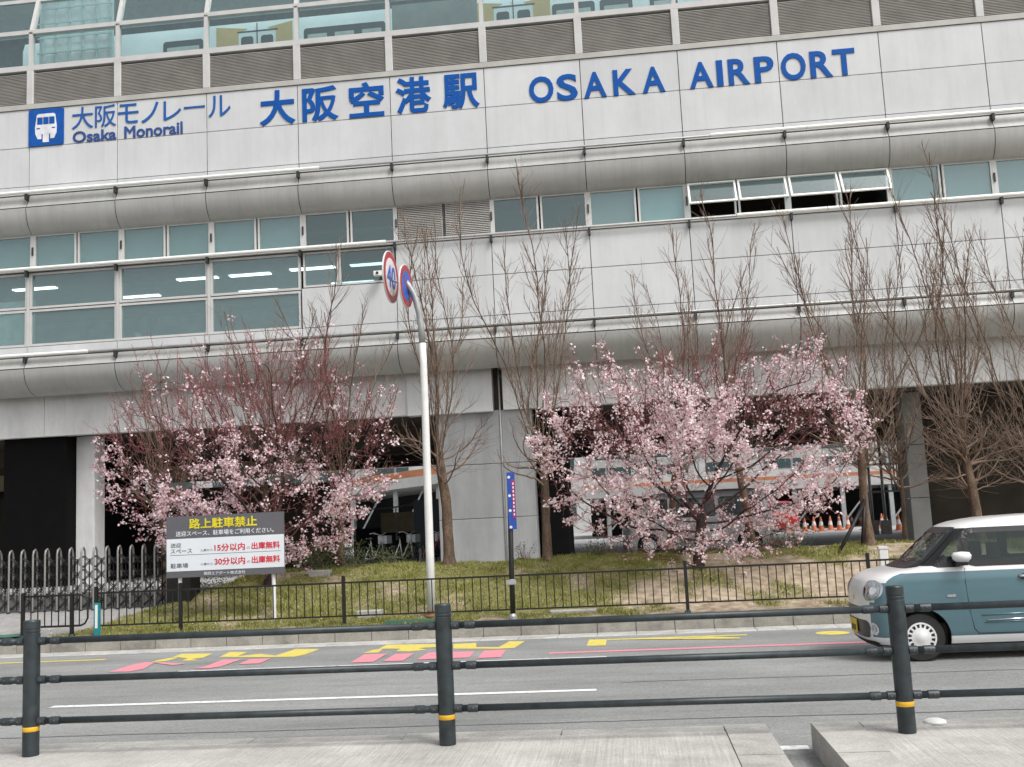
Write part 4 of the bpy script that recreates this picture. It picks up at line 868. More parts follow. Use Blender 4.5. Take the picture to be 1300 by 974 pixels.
def cherry_tree(x, y, cen, rad, seed, label, n_attr, open_frac, clusters, flowers, buds, top_bare, spikes):
    r = np.random.default_rng(seed); z0 = float(H(x, y)); t = thing('cherry_tree', label, 'tree', (x, y, z0 - 0.03), 0, 'blossoming cherry trees')
    org = np.array([x, y, z0])
    A = []
    while len(A) < n_attr:
        p = r.uniform(-1, 1, 3)
        q = np.linalg.norm(p)
        if q > 1: continue
        if r.random() > 0.25 + 0.75 * q: continue
        w_ = np.array(cen) + p * np.array(rad)
        # vase outline: narrow near the trunk foot
        hz = (w_[2] - (z0 + 0.4)) / 1.2
        if hz < 1 and abs(w_[0] - x) > rad[0] * (0.55 + 0.5 * hz): continue
        # the crown rises towards the right of its middle
        if w_[2] > cen[2] + rad[2] * (0.74 + 0.26 * math.exp(-((w_[0] - cen[0] - 0.9) / 0.9) ** 2)): continue
        if w_[2] < float(H(w_[0], w_[1])) + 0.2: continue
        A.append(w_ - org)
    A = np.array(A)
    nodes = [np.zeros(3)]; par = [-1]
    for i in range(1, 8): nodes.append(np.array([0.02 * i, 0.01 * i, 0.14 * i])); par.append(i - 1)
    P = np.array(nodes); par = list(par); step = 0.14
    near = np.full(len(A), 0); dist = np.full(len(A), 1e9); alive = np.ones(len(A), bool)
    def upd(lo):
        for i in range(lo, len(P)):
            d = np.linalg.norm(A - P[i], axis=1); k = d < dist; dist[k] = d[k]; near[k] = i
    upd(4); 
    for it in range(60):
        act = alive & (dist < 2.6)
        if not act.any(): break
        dirs = {}
        v = A[act] - P[near[act]]; v /= np.linalg.norm(v, axis=1, keepdims=True) + 1e-9
        ids = near[act]; uq = np.unique(ids); new = []
        for u in uq:
            d = v[ids == u].mean(0) + r.normal(0, 0.14, 3); d = unit(d + np.array([0, 0, 0.03])); new.append((P[u] + d * step, u))
        lo = len(P); P = np.vstack([P] + [np.array([q for q, _ in new])]); par += [u for _, u in new]
        upd(lo); alive &= dist > 0.20
        if len(P) > 5200: break
    n = len(P); ch = [[] for _ in range(n)]
    for i in range(1, n): ch[par[i]].append(i)
    R = np.zeros(n)
    for i in range(n - 1, -1, -1):
        R[i] = 0.0045 if not ch[i] else (sum(R[c] ** 2.25 for c in ch[i])) ** (1 / 2.25)
    R = np.minimum(R, 0.085); R[:8] = np.linspace(0.115, 0.09, 8)
    tr = Strands(); tw = Strands()
    # strands following the thickest child
    start = [(0, -1)]
    while start:
        i, p0 = start.pop(); line = [i] if p0 < 0 else [p0, i]
        while ch[i]:
            c = sorted(ch[i], key=lambda q: -R[q]); 
            for o_ in c[1:]: start.append((o_, i))
            i = c[0]; line.append(i)
        pts = P[line].copy(); rr = R[line].copy()
        if p0 >= 0: rr[0] = min(rr[0], rr[1] * 1.15)
        if len(pts) > 3: pts[1:-1] = (pts[:-2] + pts[1:-1] * 2 + pts[2:]) / 4
        (tr if rr[0] > 0.016 else tw).tube(pts, rr, 7 if rr[0] > 0.03 else (5 if rr[0] > 0.016 else 3))
    thin = np.where(R < 0.02)[0]
    ends = []
    for i in thin:
        for _ in range(1 if r.random() < 0.62 else 0):
            out = unit(P[i] - (np.array(cen) - org) + np.array([0, 0, -0.6])); d = unit(out * 0.5 + r.normal(0, 0.55, 3) + np.array([0, 0, 0.55]))
            Q, _ = walk(r, P[i], d, r.uniform(0.18, 0.45), 0.09, 0.1, 0.05); tw.tube(Q, np.linspace(0.0058, 0.003, len(Q)), 3); ends.append(Q)
    for _ in range(spikes):
        i = r.choice(thin)
        if P[i][2] + z0 < cen[2]: continue
        side_ = np.sign(P[i][0]) * r.uniform(0, 0.7); Q, _ = walk(r, P[i], (side_, r.normal(0, 0.2), 1.0), r.uniform(0.4, 1.1), 0.1, 0.06, 0.03); tw.tube(Q, np.linspace(0.008, 0.0032, len(Q)), 3); ends.append(Q)
        for q in range(1, len(Q) - 1, 2):
            S, _ = walk(r, Q[q], r.normal(0, 0.5, 3) + np.array([side_, 0, 0.9]), r.uniform(0.15, 0.35), 0.08, 0.08, 0.05); tw.tube(S, np.linspace(0.0045, 0.0028, len(S)), 3); ends.append(S)
    tr.build('trunk', 'cherry_bark', t); tw.build('twigs', 'cherry_twig', t)['kind'] = 'stuff'
    # blossom clusters sit along the thin wood, in loose patches
    pts = np.concatenate([P[thin]] + [q[1:] for q in ends]); zt = pts[:, 2] + z0
    f1 = np.sin(pts[:, 0] * 1.9 + 1.2) * np.sin(pts[:, 2] * 2.7 + 1) + 0.6 * np.sin(pts[:, 1] * 3.3 + pts[:, 0] * 1.1)
    wgt = np.clip(0.50 + 0.75 * f1, 0.03, 1.6) * (1 - 0.95 * sstep(top_bare[0], top_bare[1], zt + 0.25 * np.sin(pts[:, 0] * 1.9)))
    wgt /= wgt.sum()
    C = pts[r.choice(len(pts), clusters, p=wgt)]
    F_ = []; mi = []
    for c in C:
        m = max(2, int(r.normal(flowers, flowers * 0.35))); cc = c + r.normal(0, 0.038, (m, 3)); F_.append(cc)
    F_ = np.concatenate(F_); m = len(F_)
    nrm = r.normal(0, 1, (m, 3)); nrm[:, 2] += 0.1; nrm /= np.linalg.norm(nrm, axis=1, keepdims=True)
    a = np.cross(nrm, r.normal(0, 1, (m, 3))); a /= np.linalg.norm(a, axis=1, keepdims=True); bb = np.cross(nrm, a)
    sz = r.uniform(0.016, 0.030, m)[:, None]
    quads = []
    for k in range(5):
        t0 = 2 * math.pi * k / 5; dirv = a * math.cos(t0) + bb * math.sin(t0); pe = a * -math.sin(t0) + bb * math.cos(t0)
        tipv = F_ + (dirv * 1.0 + nrm * 0.35) * sz; midl = F_ + (dirv * 0.6 + pe * 0.48 + nrm * 0.25) * sz; midr = F_ + (dirv * 0.6 - pe * 0.48 + nrm * 0.25) * sz
        quads.append(np.stack([F_, midr, tipv, midl], 1))
    Q = np.stack(quads, 1).reshape(-1, 3); nq = m * 5
    fm = np.repeat(r.choice(4, m, p=open_frac), 5)
    bl = link('blossom', tri_mesh('blossom', Q, nq, ['petal0', 'petal1', 'petal2', 'petal3'], fm), t); bl['kind'] = 'stuff'
    # buds
    B = pts[r.choice(len(pts), buds)] + r.normal(0, 0.014, (buds, 3)); u = r.normal(0, 1, (buds, 3)); u /= np.linalg.norm(u, axis=1, keepdims=True); v = np.cross(u, r.normal(0, 1, (buds, 3))); v /= np.linalg.norm(v, axis=1, keepdims=True); w2 = np.cross(u, v)
    s = r.uniform(0.006, 0.012, buds)[:, None]
    tri = [np.stack([B - u * s, B + v * s * 0.7, B + u * s * 1.4], 1), np.stack([B - u * s, B + w2 * s * 0.7, B + u * s * 1.4], 1), np.stack([B - v * s * 0.7, B + w2 * s * 0.7, B + u * s * 1.3], 1)]
    Tt = np.concatenate(tri).reshape(-1, 3); bo = link('buds', tri_mesh('buds', Tt, buds * 3, ['bud'], np.zeros(buds * 3)), t); bo['kind'] = 'stuff'
    return t
cherry_tree(-6.75, 19.55, (-7.15, 19.5, 3.0), (2.95, 1.5, 2.25), 31, 'darker reddish cherry tree in early bloom behind the notice board', 1900, [0.38, 0.28, 0.14, 0.20], 2150, 6, 26000, (2.5, 3.7), 640)
cherry_tree(1.15, 19.3, (1.25, 19.1, 2.68), (3.05, 1.5, 2.12), 32, 'cherry tree in fuller pale pink bloom between banner and car', 1900, [0.40, 0.20, 0.08, 0.32], 3300, 7, 15000, (2.9, 4.6), 420)

# fallen petals under the cherry trees
_k = 2600; _px = np.concatenate([rng.normal(-7.0, 1.6, _k // 2), rng.normal(1.2, 1.7, _k // 2)]); _py = np.clip(rng.normal(19.0, 0.9, _k), 17.2, 21.3); _pz = H(_px, _py) + rng.uniform(0.01, 0.04, _k)
_a = rng.uniform(0, 6.283, _k); _s = rng.uniform(0.008, 0.016, _k); _c = np.stack([_px, _py, _pz], 1); _u = np.stack([np.cos(_a), np.sin(_a), rng.normal(0, 0.3, _k)], 1) * _s[:, None]; _v = np.stack([-np.sin(_a), np.cos(_a), rng.normal(0, 0.3, _k)], 1) * _s[:, None] * 0.7
fp = link('fallen_petals', tri_mesh('fallen_petals', np.stack([_c - _u, _c - _v, _c + _u, _c + _v], 1).reshape(-1, 3), _k, ['petal0', 'petal3', 'blade3'], rng.integers(0, 3, _k)))
tag(fp, 'pale petals and dry leaf bits scattered on the bank under the cherry trees', 'petals', None, 'stuff')
# low shrubs and weeds at the back of the bank
def shrub(x, y, w_, h, n, seed, label, name='shrub'):
    r = np.random.default_rng(seed); z0 = float(H(x, y)); t = thing(name, label, 'shrub', (x, y, z0), 0, 'low shrubs on the bank')
    stm = Strands(); pos = []
    for i in range(14):
        a = r.uniform(0, 6.283); Q, _ = walk(r, (r.normal(0, w_ * 0.12), r.normal(0, w_ * 0.1), -0.02), (math.cos(a) * 0.7, math.sin(a) * 0.5, 1), h * r.uniform(0.6, 1.1), 0.06, 0.13, 0.02); stm.tube(Q, np.linspace(0.007, 0.002, len(Q)), 4); pos.append(Q[1:])
    pos = np.concatenate(pos); P = pos[r.integers(0, len(pos), n)] + r.normal(0, 1, (n, 3)) * np.array([w_ * 0.16, w_ * 0.12, h * 0.10]); P[:, 2] = np.maximum(P[:, 2], 0.01)
    d = r.normal(0, 1, (n, 3)); d[:, 2] += 0.5; d /= np.linalg.norm(d, axis=1, keepdims=True); e = np.cross(d, r.normal(0, 1, (n, 3))); e /= np.linalg.norm(e, axis=1, keepdims=True)
    s = r.uniform(0.025, 0.05, n)[:, None]; Q = np.stack([P, P + d * s * 0.5 + e * s * 0.28, P + d * s, P + d * s * 0.5 - e * s * 0.28], 1).reshape(-1, 3)
    stm.build('stems', 'twig', t)['kind'] = 'stuff'; l_ = link('foliage', tri_mesh('foliage', Q, n, ['leaf0', 'leaf1', 'leaf2'], r.integers(0, 3, n)), t); l_['kind'] = 'stuff'
for i, (x, y, w_, h, n, lb) in enumerate([(-5.55, 20.6, 1.3, 0.65, 1500, 'dark green shrub in the grass right of the notice board'), (-6.4, 20.9, 1.2, 0.7, 1400, 'dark green shrub right behind the notice board edge'), (-4.75, 20.9, 0.9, 0.5, 700, 'small shrub to the left of the white sign pole'),
        (-0.6, 20.7, 0.5, 0.35, 350, 'small weed clump right of the slim bare trunk'), (1.0, 20.5, 0.7, 0.4, 500, 'small leafy clump under the right cherry tree'), (3.1, 20.9, 1.0, 0.6, 380, 'sparse weeds left of the propped bare tree'), (2.5, 20.8, 0.8, 0.5, 260, 'sparse weeds under the right side of the right cherry tree'), (-2.1, 21.0, 0.5, 0.5, 60, 'thin leafless weed by the pier and the banner'), (-8.3, 20.6, 1.0, 0.6, 800, 'dark shrub left of the notice board by the folding gate')]):
    shrub(x, y, w_, h, n, 60 + i, lb)

# ================================================================== VEHICLES
def interp(tab, z): 
    a = np.array(tab); return float(np.interp(z, a[:, 0], a[:, 1]))
class Body:
    def __init__(s, xf, xr, hw, Lf, Lr, p=2.5): s.xf, s.xr, s.hw, s.Lf, s.Lr, s.p = xf, xr, hw, Lf, Lr, p
    def side_y(s, x, z):
        w_ = interp(s.hw, z); a, b_ = interp(s.xf, z), interp(s.xr, z); lf, lr = interp(s.Lf, z), interp(s.Lr, z)
        d = x - a; e = b_ - x
        if d < lf: return w_ * max(0.0, 1 - (1 - max(0, min(1, d / lf))) ** s.p) ** (1 / s.p)
        if e < lr: return w_ * max(0.0, 1 - (1 - max(0, min(1, e / lr))) ** s.p) ** (1 / s.p)
        return w_
    def front_x(s, y, z):
        w_ = interp(s.hw, z); q = min(0.999, abs(y) / w_); return interp(s.xf, z) + interp(s.Lf, z) * (1 - (1 - q ** s.p) ** (1 / s.p))
    def outline(s, z, nf, ns):
        """half outline from front centre to rear centre"""
        w_ = interp(s.hw, z); a, b_ = interp(s.xf, z), interp(s.xr, z); lf, lr = interp(s.Lf, z), interp(s.Lr, z); out = []
        for i in range(nf + 1):
            t = math.pi / 2 * i / nf; out.append((a + lf * (1 - math.cos(t) ** (2 / s.p)) if i < nf else a + lf, w_ * math.sin(t) ** (2 / s.p)))
        for i in range(1, ns + 1): out.append((a + lf + (b_ - lr - a - lf) * i / ns, w_))
        for i in range(1, nf + 1):
            t = math.pi / 2 * i / nf; out.append((b_ - lr * (1 - math.sin(t) ** (2 / s.p)), w_ * (math.cos(t) ** (2 / s.p) if i < nf else 0)))
        return out
def inside(poly, x, y):
    c = False; n = len(poly)
    for i in range(n):
        (x0, y0), (x1, y1) = poly[i], poly[i - 1]
        if (y0 > y) != (y1 > y) and x < (x1 - x0) * (y - y0) / (y1 - y0) + x0: c = not c
    return c
def resample(poly, n, r=0.05):
    """rounded, evenly sampled loop"""
    pts = []; k = len(poly)
    for i in range(k):
        p0, p, p1 = Vector(poly[i - 1]), Vector(poly[i]), Vector(poly[(i + 1) % k]); a = p + (p0 - p).normalized() * min(r, (p0 - p).length * 0.4); c = p + (p1 - p).normalized() * min(r, (p1 - p).length * 0.4)
        for t in (0, 0.25, 0.5, 0.75, 1): pts.append(a * (1 - t) ** 2 + p * 2 * t * (1 - t) + c * t * t)
    L = [0.0]
    for i in range(len(pts)): L.append(L[-1] + (pts[(i + 1) % len(pts)] - pts[i]).length)
    out = []; j = 0
    for i in range(n):
        t = L[-1] * i / n
        while L[j + 1] < t: j += 1
        f = (t - L[j]) / max(1e-9, L[j + 1] - L[j]); out.append(pts[j].lerp(pts[(j + 1) % len(pts)], f))
    return out
def grow(loop, d):
    c = sum(loop, Vector((0, 0))) / len(loop); out = []; n = len(loop)
    for i in range(n):
        t = (loop[(i + 1) % n] - loop[i - 1]); nn = Vector((t.y, -t.x)).normalized()
        if nn.dot(loop[i] - c) < 0: nn = -nn
        out.append(loop[i] + nn * d)
    return out
def ring_mesh(mapf, A, B):
    n = len(A); m = MB(); m.add([mapf(*p) for p in A] + [mapf(*p) for p in B], [(i, (i + 1) % n, n + (i + 1) % n, n + i) for i in range(n)]); return m
def fill_mesh(mapf, A, k=6):
    c = sum(A, Vector((0, 0))) / len(A); n = len(A); m = MB(); vs = []
    for j in range(k):
        f = 1 - j / k; vs += [mapf(*(c + (p - c) * f)) for p in A]
    vs.append(mapf(*c)); fs = [(j * n + i, j * n + (i + 1) % n, (j + 1) * n + (i + 1) % n, (j + 1) * n + i) for j in range(k - 1) for i in range(n)]
    fs += [((k - 1) * n + i, (k - 1) * n + (i + 1) % n, k * n) for i in range(n)]
    m.add(vs, fs); return m

def vehicle(name, label, cat, loc, rz, scale, B, zs, wheels, wr, sidewins, screen, rearscreen, paint, mats, trimw=0.045, hub='hub'):
    t = thing(name, label, cat, loc, rz); t.scale = (scale,) * 3
    nf, ns = 16, 104
    for zz_ in zs: pass
    m = MB(); rows = [B.outline(z, nf, ns) for z in zs]; nc = len(rows[0])
    arch = wr + 0.065
    sv = []
    for z, row in zip(zs, rows):
        for s in (1, -1):
            for (x, y) in row: sv.append([x, s * y, z])
    keepf = []; W2 = nc * 2
    def idx(r_, s, c): return r_ * W2 + (0 if s > 0 else nc) + c
    for r_ in range(len(zs) - 1):
        for s in (1, -1):
            for c in range(nc - 1):
                q = [idx(r_, s, c), idx(r_, s, c + 1), idx(r_ + 1, s, c + 1), idx(r_ + 1, s, c)]
                pc = np.mean([sv[i] for i in q], 0)
                ins = [any(math.hypot(sv[i][0] - wx, sv[i][2] - wr) < arch and abs(sv[i][1]) > 0.45 for wx in wheels) for i in q]
                if all(ins): continue
                if any(inside(p, pc[0], pc[2]) and abs(pc[1]) > 0.5 * interp(B.hw, pc[2]) and c > nf * 0.3 for p in sidewins): continue
                if c < nf + 2 and screen and inside(screen, pc[1], pc[2]) and c < nf: continue
                if c >= nc - nf - 1 and rearscreen and inside(rearscreen, pc[1], pc[2]): continue
                keepf.append((q if s > 0 else q[::-1], paint(pc[0], pc[2], c, nf, nc)))
    for i, p in enumerate(sv):
        for wx in wheels:
            d = math.hypot(p[0] - wx, p[2] - wr)
            if d < arch and abs(p[1]) > 0.45 and d > 1e-6:
                p[0] = wx + (p[0] - wx) * arch / d; p[2] = max(zs[0], wr + (p[2] - wr) * arch / d)
    m.v = [tuple(p) for p in sv]; m.f = [tuple(f) for f, _ in keepf]; m.mi = [k for _, k in keepf]
    top = len(zs) - 1
    for c in range(nc - 1): m.f.append((idx(top, 1, c), idx(top, 1, c + 1), idx(top, -1, c + 1), idx(top, -1, c))); m.mi.append(paint(1.8, zs[-1], nc // 2, nf, nc))
    bo = m.build('body', mats, t, fix=False); bm = bmesh.new(); bm.from_mesh(bo.data); bmesh.ops.remove_doubles(bm, verts=bm.verts, dist=0.0015); bmesh.ops.recalc_face_normals(bm, faces=bm.faces)
    bmesh.ops.delete(bm, geom=[v for v in bm.verts if not v.link_faces], context='VERTS'); bm.to_mesh(bo.data); bm.free(); autosmooth(bo, 50)
    L_ = interp(B.xr, 0.6); hwm = interp(B.hw, 0.5)
    b = MB(); b.box(0.16, L_ - 0.12, -hwm + 0.16, hwm - 0.16, zs[0] - 0.02, zs[0] + 0.22); b.build('underbody', 'car_trim', t)
    for wx in wheels:
        for s in (1, -1):
            yo = s * (hwm - 0.03)
            b = MB(); n = 26; vs = []
            for q in range(n + 1):
                a = math.pi * (-0.12 + 1.24 * q / n); 
                vs += [(wx + math.cos(a) * (arch - 0.004), s * (hwm - 0.012), wr + math.sin(a) * (arch - 0.004)), (wx + math.cos(a) * (arch - 0.004), s * (hwm - 0.3), wr + math.sin(a) * (arch - 0.004))]
            fs = [(2 * q, 2 * q + 2, 2 * q + 3, 2 * q + 1) for q in range(n)]; fs.append(tuple(2 * q + 1 for q in range(n + 1))); b.add(vs, fs); b.build('wheel_arch', 'car_black', t)
            b = MB(); tw_ = 0.155
            b.lathe([(wr * 0.60, 0), (wr * 0.66, -0.004 * s), (wr * 0.94, -0.004 * s), (wr, s * -0.022), (wr, s * -(tw_ - 0.02)), (wr * 0.94, s * -tw_), (wr * 0.4, s * -tw_)], 40, (wx, yo, wr), axis='y'); wh = autosmooth(b.build('wheel', 'tyre', t))
            b = MB(); R0 = wr * 0.64
            b.lathe([(0.0, s * 0.014), (R0 * 0.30, s * 0.014), (R0 * 0.34, s * 0.010), (R0 * 0.64, s * 0.006), (R0 * 0.66, -s * 0.004)], 40, (wx, yo, wr), axis='y')
            b.lathe([(R0 * 0.86, -s * 0.02), (R0 * 0.88, s * 0.006), (R0 * 0.99, s * 0.006), (R0 * 1.0, -s * 0.02)], 40, (wx, yo, wr), axis='y')
            for q in range(16):
                a = 2 * math.pi * q / 16; ca_, sa_ = math.cos(a), math.sin(a); hw_ = 0.011
                vs = []
                for rr in (R0 * 0.62, R0 * 0.9):
                    for u in (-hw_, hw_):
                        for dy in (s * 0.004, -s * 0.02): vs.append((wx + ca_ * rr - sa_ * u, yo + dy, wr + sa_ * rr + ca_ * u))
                b.add(vs, [(0, 2, 6, 4), (0, 4, 5, 1), (2, 3, 7, 6)])
            autosmooth(b.build('hubcap', hub, wh))
            b = MB(); b.lathe([(0.0, -s * 0.022), (R0, -s * 0.022), (R0, -s * 0.03), (0.0, -s * 0.03)], 30, (wx, yo, wr), axis='y'); b.build('rim', 'car_trim', wh)
    for k, p in enumerate(sidewins):
        lp = resample(p, 48, 0.05); outl = grow(lp, trimw); inn = grow(lp, -0.012)
        for s in (1, -1):
            mf = lambda off: (lambda x, z: (x, s * (B.side_y(x, z) + off), z))
            ring_mesh(mf(0.004 + 0.0012 * k), outl, inn).build('window_frame', 'car_black', t)
            fill_mesh(mf(0.002), lp).build('window', 'car_glass', t)
    for scn, nm, fx in ((screen, 'windscreen', 'f'), (rearscreen, 'rear_window', 'r')):
        if not scn: continue
        lp = resample(scn, 56, 0.07); inn = grow(lp, -0.035); outl = grow(lp, 0.035)
        if fx == 'f': mf = lambda off: (lambda y, z: (B.front_x(y, z) - off, y, z + off * 0.4))
        else: mf = lambda off: (lambda y, z: (interp(B.xr, z) - interp(B.Lr, z) * (1 - (1 - min(0.999, abs(y) / interp(B.hw, z)) ** B.p) ** (1 / B.p)) + off, y, z))
        ring_mesh(mf(0.007), outl, inn).build('screen_frame', 'car_black', t); fill_mesh(mf(0.004), lp).build(nm, 'car_glass', t)
    return t

def zrows(z0, z1, extra, st=0.025):
    z = list(np.arange(z0, z1, st)) + [z1] + extra; z = sorted(set(round(float(q), 4) for q in z)); return [q for i, q in enumerate(z) if i == 0 or q - z[i - 1] > 0.004 or True]

# --- teal and white kei car
KB = Body(xf=[(.17, .10), (.24, .03), (.34, .008), (.5, 0), (.66, .0), (.78, .01), (.87, .03), (.94, .07), (.99, .14), (1.03, .26), (1.06, .43), (1.085, .60), (1.30, .84), (1.48, 1.03), (1.56, 1.14), (1.61, 1.32), (1.64, 1.6), (1.655, 2.05)],
          xr=[(.17, 3.3), (.3, 3.385), (.9, 3.395), (1.1, 3.37), (1.45, 3.27), (1.56, 3.2), (1.61, 3.1), (1.64, 2.9), (1.655, 2.55)],
          hw=[(.17, .665), (.24, .70), (.32, .722), (.5, .736), (.8, .7375), (.95, .73), (1.04, .715), (1.085, .702), (1.3, .658), (1.48, .618), (1.56, .588), (1.61, .53), (1.64, .43), (1.655, .28)],
          Lf=[(.17, .32), (.9, .33), (1.05, .33), (1.10, .32), (1.5, .30), (1.62, .5), (1.655, .4)], Lr=[(.17, .25), (1.1, .25), (1.5, .22), (1.655, .3)], p=2.8)
zs = zrows(.17, 1.655, [.285, 1.025, 1.065, 1.085, 1.5, 1.62, 1.635, 1.648])
def kpaint(x, z, c, nf, nc):
    if z > 1.525: return 1
    if z > 1.095: return 3
    if z > 1.03: return 1
    if z < 0.285: return 1 if z > 0.20 else 2
    cf = 0.62 if z > 0.70 else 0.50
    if z > 0.93: cf = 0.78
    if c < nf * cf: return 1
    if c > nc - nf * 0.5: return 1
    return 0
side_w = [[(0.82, 1.125), (1.13, 1.125), (1.13, 1.40), (1.06, 1.38)], [(1.235, 1.125), (2.02, 1.125), (2.02, 1.475), (1.265, 1.475), (1.235, 1.43)], [(2.12, 1.125), (2.78, 1.125), (2.74, 1.475), (2.12, 1.475)], [(2.87, 1.15), (3.12, 1.15), (3.06, 1.45), (2.85, 1.45)]]
CAR = vehicle('small_car', 'small teal and white box-shaped car driving left on the road', 'car', (2.62, 13.42, ZR), 0, 0.965, KB, zs, [0.605, 3.065 - 0.02], 0.275, side_w,
              [(-0.56, 1.105), (0.56, 1.105), (0.50, 1.50), (-0.50, 1.50)], [(-0.52, 1.08), (0.52, 1.08), (0.47, 1.47), (-0.47, 1.47)], kpaint, ['car_teal', 'car_white', 'car_trim', 'car_black'], 0.05)
def front_patch(name, poly, m, off, par=None, r=0.03, n=40):
    lp = resample(poly, n, r); return autosmooth(fill_mesh(lambda y, z: (KB.front_x(y, z) - off, y, z), lp).build(name, m, par or CAR))
def side_patch(name, poly, m, off, par=None, r=0.02, n=40, s=-1):
    lp = resample(poly, n, r); return autosmooth(fill_mesh(lambda x, z: (x, s * (KB.side_y(x, z) + off), z), lp, 3).build(name, m, par or CAR))
def side_line(name, pts, wd, m, off=0.002, s=-1):
    b = MB(); b.tube([(x, s * (KB.side_y(x, z) + off), z) for x, z in pts], wd, 6); return b.build(name, m, CAR, smooth=True)
for s in (1, -1):
    # round-cornered headlamp wrapping the front corner
    hp = [(s * y, z) for y, z in [(0.44, 0.94), (0.60, 0.955), (0.708, 0.91), (0.716, 0.78), (0.66, 0.72), (0.50, 0.71), (0.43, 0.78)]]
    front_patch('lamp_bezel', [(y * 1.0, z) for y, z in hp], 'chrome', 0.006, None, 0.05)
    hl = front_patch('headlight', [(s * (0.585 + (abs(y) - 0.585) * 0.9), 0.83 + (z - 0.83) * 0.88) for y, z in hp], 'lamp', 0.014, None, 0.05)
    for cy, rr in ((0.53, 0.055), (0.635, 0.05)):
        front_patch('reflector', [(s * (cy + rr * math.cos(a)), 0.835 + rr * math.sin(a)) for a in np.linspace(0, 6.283, 13)[:-1]], 'chrome', 0.022, hl, 0.01)
    fb = front_patch('fog_bezel', [(s * (0.615 + 0.055 * math.cos(a)), 0.385 + 0.075 * math.sin(a)) for a in np.linspace(0, 6.283, 13)[:-1]], 'chrome', 0.008, None, 0.01)
    front_patch('fog_light', [(s * (0.615 + 0.036 * math.cos(a)), 0.385 + 0.05 * math.sin(a)) for a in np.linspace(0, 6.283, 13)[:-1]], 'lamp', 0.014, fb, 0.01)
    side_patch('side_marker', [(0.93, 0.735), (1.03, 0.735), (1.03, 0.765), (0.93, 0.765)], 'lamp', 0.008, None, 0.012, 24, s)
    for nm, pts in (('door_seam', [(1.165, 1.06), (1.155, 0.9), (1.17, 0.6), (1.21, 0.36), (1.26, 0.305)]), ('door_seam', [(2.07, 1.06), (2.07, 0.3)]), ('sill_seam', [(1.26, 0.305), (2.2, 0.30), (2.66, 0.31)]), ('bumper_seam', [(0.36, 0.70), (0.38, 0.66), (0.40, 0.60)])): side_line(nm, pts, 0.004, 'car_black', 0.001, s)
    for nm, pts in (('door_crease', [(1.30, 0.515), (2.0, 0.525)]), ('door_crease', [(1.33, 0.43), (2.0, 0.44)]), ('door_crease', [(2.14, 0.525), (2.6, 0.53)])): side_line(nm, pts, 0.009, 'car_teal', 0.0, s)
    side_line('chrome_strip', [(1.36, 0.455), (1.95, 0.465)], 0.008, 'chrome', 0.006, s)
    for hx in (1.86, 2.2):
        hd = side_patch('handle_recess', [(hx - 0.09, 0.905), (hx + 0.07, 0.905), (hx + 0.05, 0.975), (hx - 0.06, 0.975)], 'car_black', 0.0015, None, 0.02, 24, s)
        b = MB(); yy = s * (KB.side_y(hx, 0.94) + 0.028); b.tube([(hx - 0.10, yy - s * 0.02, 0.945), (hx - 0.07, yy, 0.945), (hx + 0.07, yy, 0.945), (hx + 0.10, yy - s * 0.02, 0.945)], 0.015, 8); b.build('door_handle', 'chrome', CAR, smooth=True)
    # door mirror
    mr = MB(); cx, cy, cz = 1.06, s * 0.80, 1.195
    prof = [(0.0, -0.075), (0.045, -0.07), (0.07, -0.03), (0.075, 0.02), (0.06, 0.06), (0.0, 0.072)]
    mr.lathe(prof, 20); mo = mr.build('mirror_shell', 'car_white', CAR, smooth=True)
    mo.location = (cx + 0.06, cy, cz); mo.scale = (1.5, 1.25, 0.85)
    b = MB(); b.box(cx - 0.02, cx + 0.11, min(s * 0.69, s * 0.84), max(s * 0.69, s * 0.84), 1.095, 1.125); b.build('mirror_foot', 'car_black', CAR)
front_patch('upper_grille', [(-0.42, 0.63), (0.42, 0.63), (0.46, 0.57), (-0.46, 0.57)], 'car_black', 0.006, None, 0.02)
lg = front_patch('lower_grille', [(-0.52, 0.475), (0.52, 0.475), (0.56, 0.40), (0.50, 0.27), (-0.50, 0.27), (-0.56, 0.40)], 'car_black', 0.006, None, 0.03)
pt = MB(); pt.box(-0.018, -0.008, -0.165, 0.165, 0.30, 0.465); pt.build('number_plate', 'plate', CAR)
for y0 in (-0.1, -0.035, 0.03, 0.095):
    b = MB(); b.box(-0.021, -0.0185, y0 - 0.017, y0 + 0.017, 0.325, 0.395); b.build('plate_mark', 'bracket', CAR)
front_patch('nose_badge', [(0.055 * math.cos(a), 0.72 + 0.028 * math.sin(a)) for a in np.linspace(0, 6.283, 13)[:-1]], 'chrome', 0.006, None, 0.01)
front_patch('lower_lip', [(-0.60, 0.235), (0.60, 0.235), (0.58, 0.185), (-0.58, 0.185)], 'car_trim', 0.008, None, 0.02)
for y0, y1 in ((-0.45, 0.02), (0.02, 0.42)):
    b = MB(); q = [(KB.front_x(y0 + (y1 - y0) * f, 1.11 + 0.03 * f) - 0.016, y0 + (y1 - y0) * f, 1.115 + 0.03 * f) for f in np.linspace(0, 1, 6)]; b.tube(q, 0.009, 6); b.build('wiper', 'car_black', CAR, smooth=True)
for sx in (1.55, 2.45):
    for s in (1, -1):
        b = MB(); b.cbox(sx, sx + 0.16, s * 0.34 - 0.21, s * 0.34 + 0.21, 0.5, 1.10, 0.03); b.cbox(sx + 0.03, sx + 0.13, s * 0.34 - 0.11, s * 0.34 + 0.11, 1.13, 1.33, 0.03); b.build('seat', 'seat', CAR)
b = MB(); b.prism([(-0.6, 0.85), (-0.6, 1.06), (0.6, 1.06), (0.6, 0.85)], 0.72, 1.02, closed=True); b.build('dashboard', 'seat', CAR)
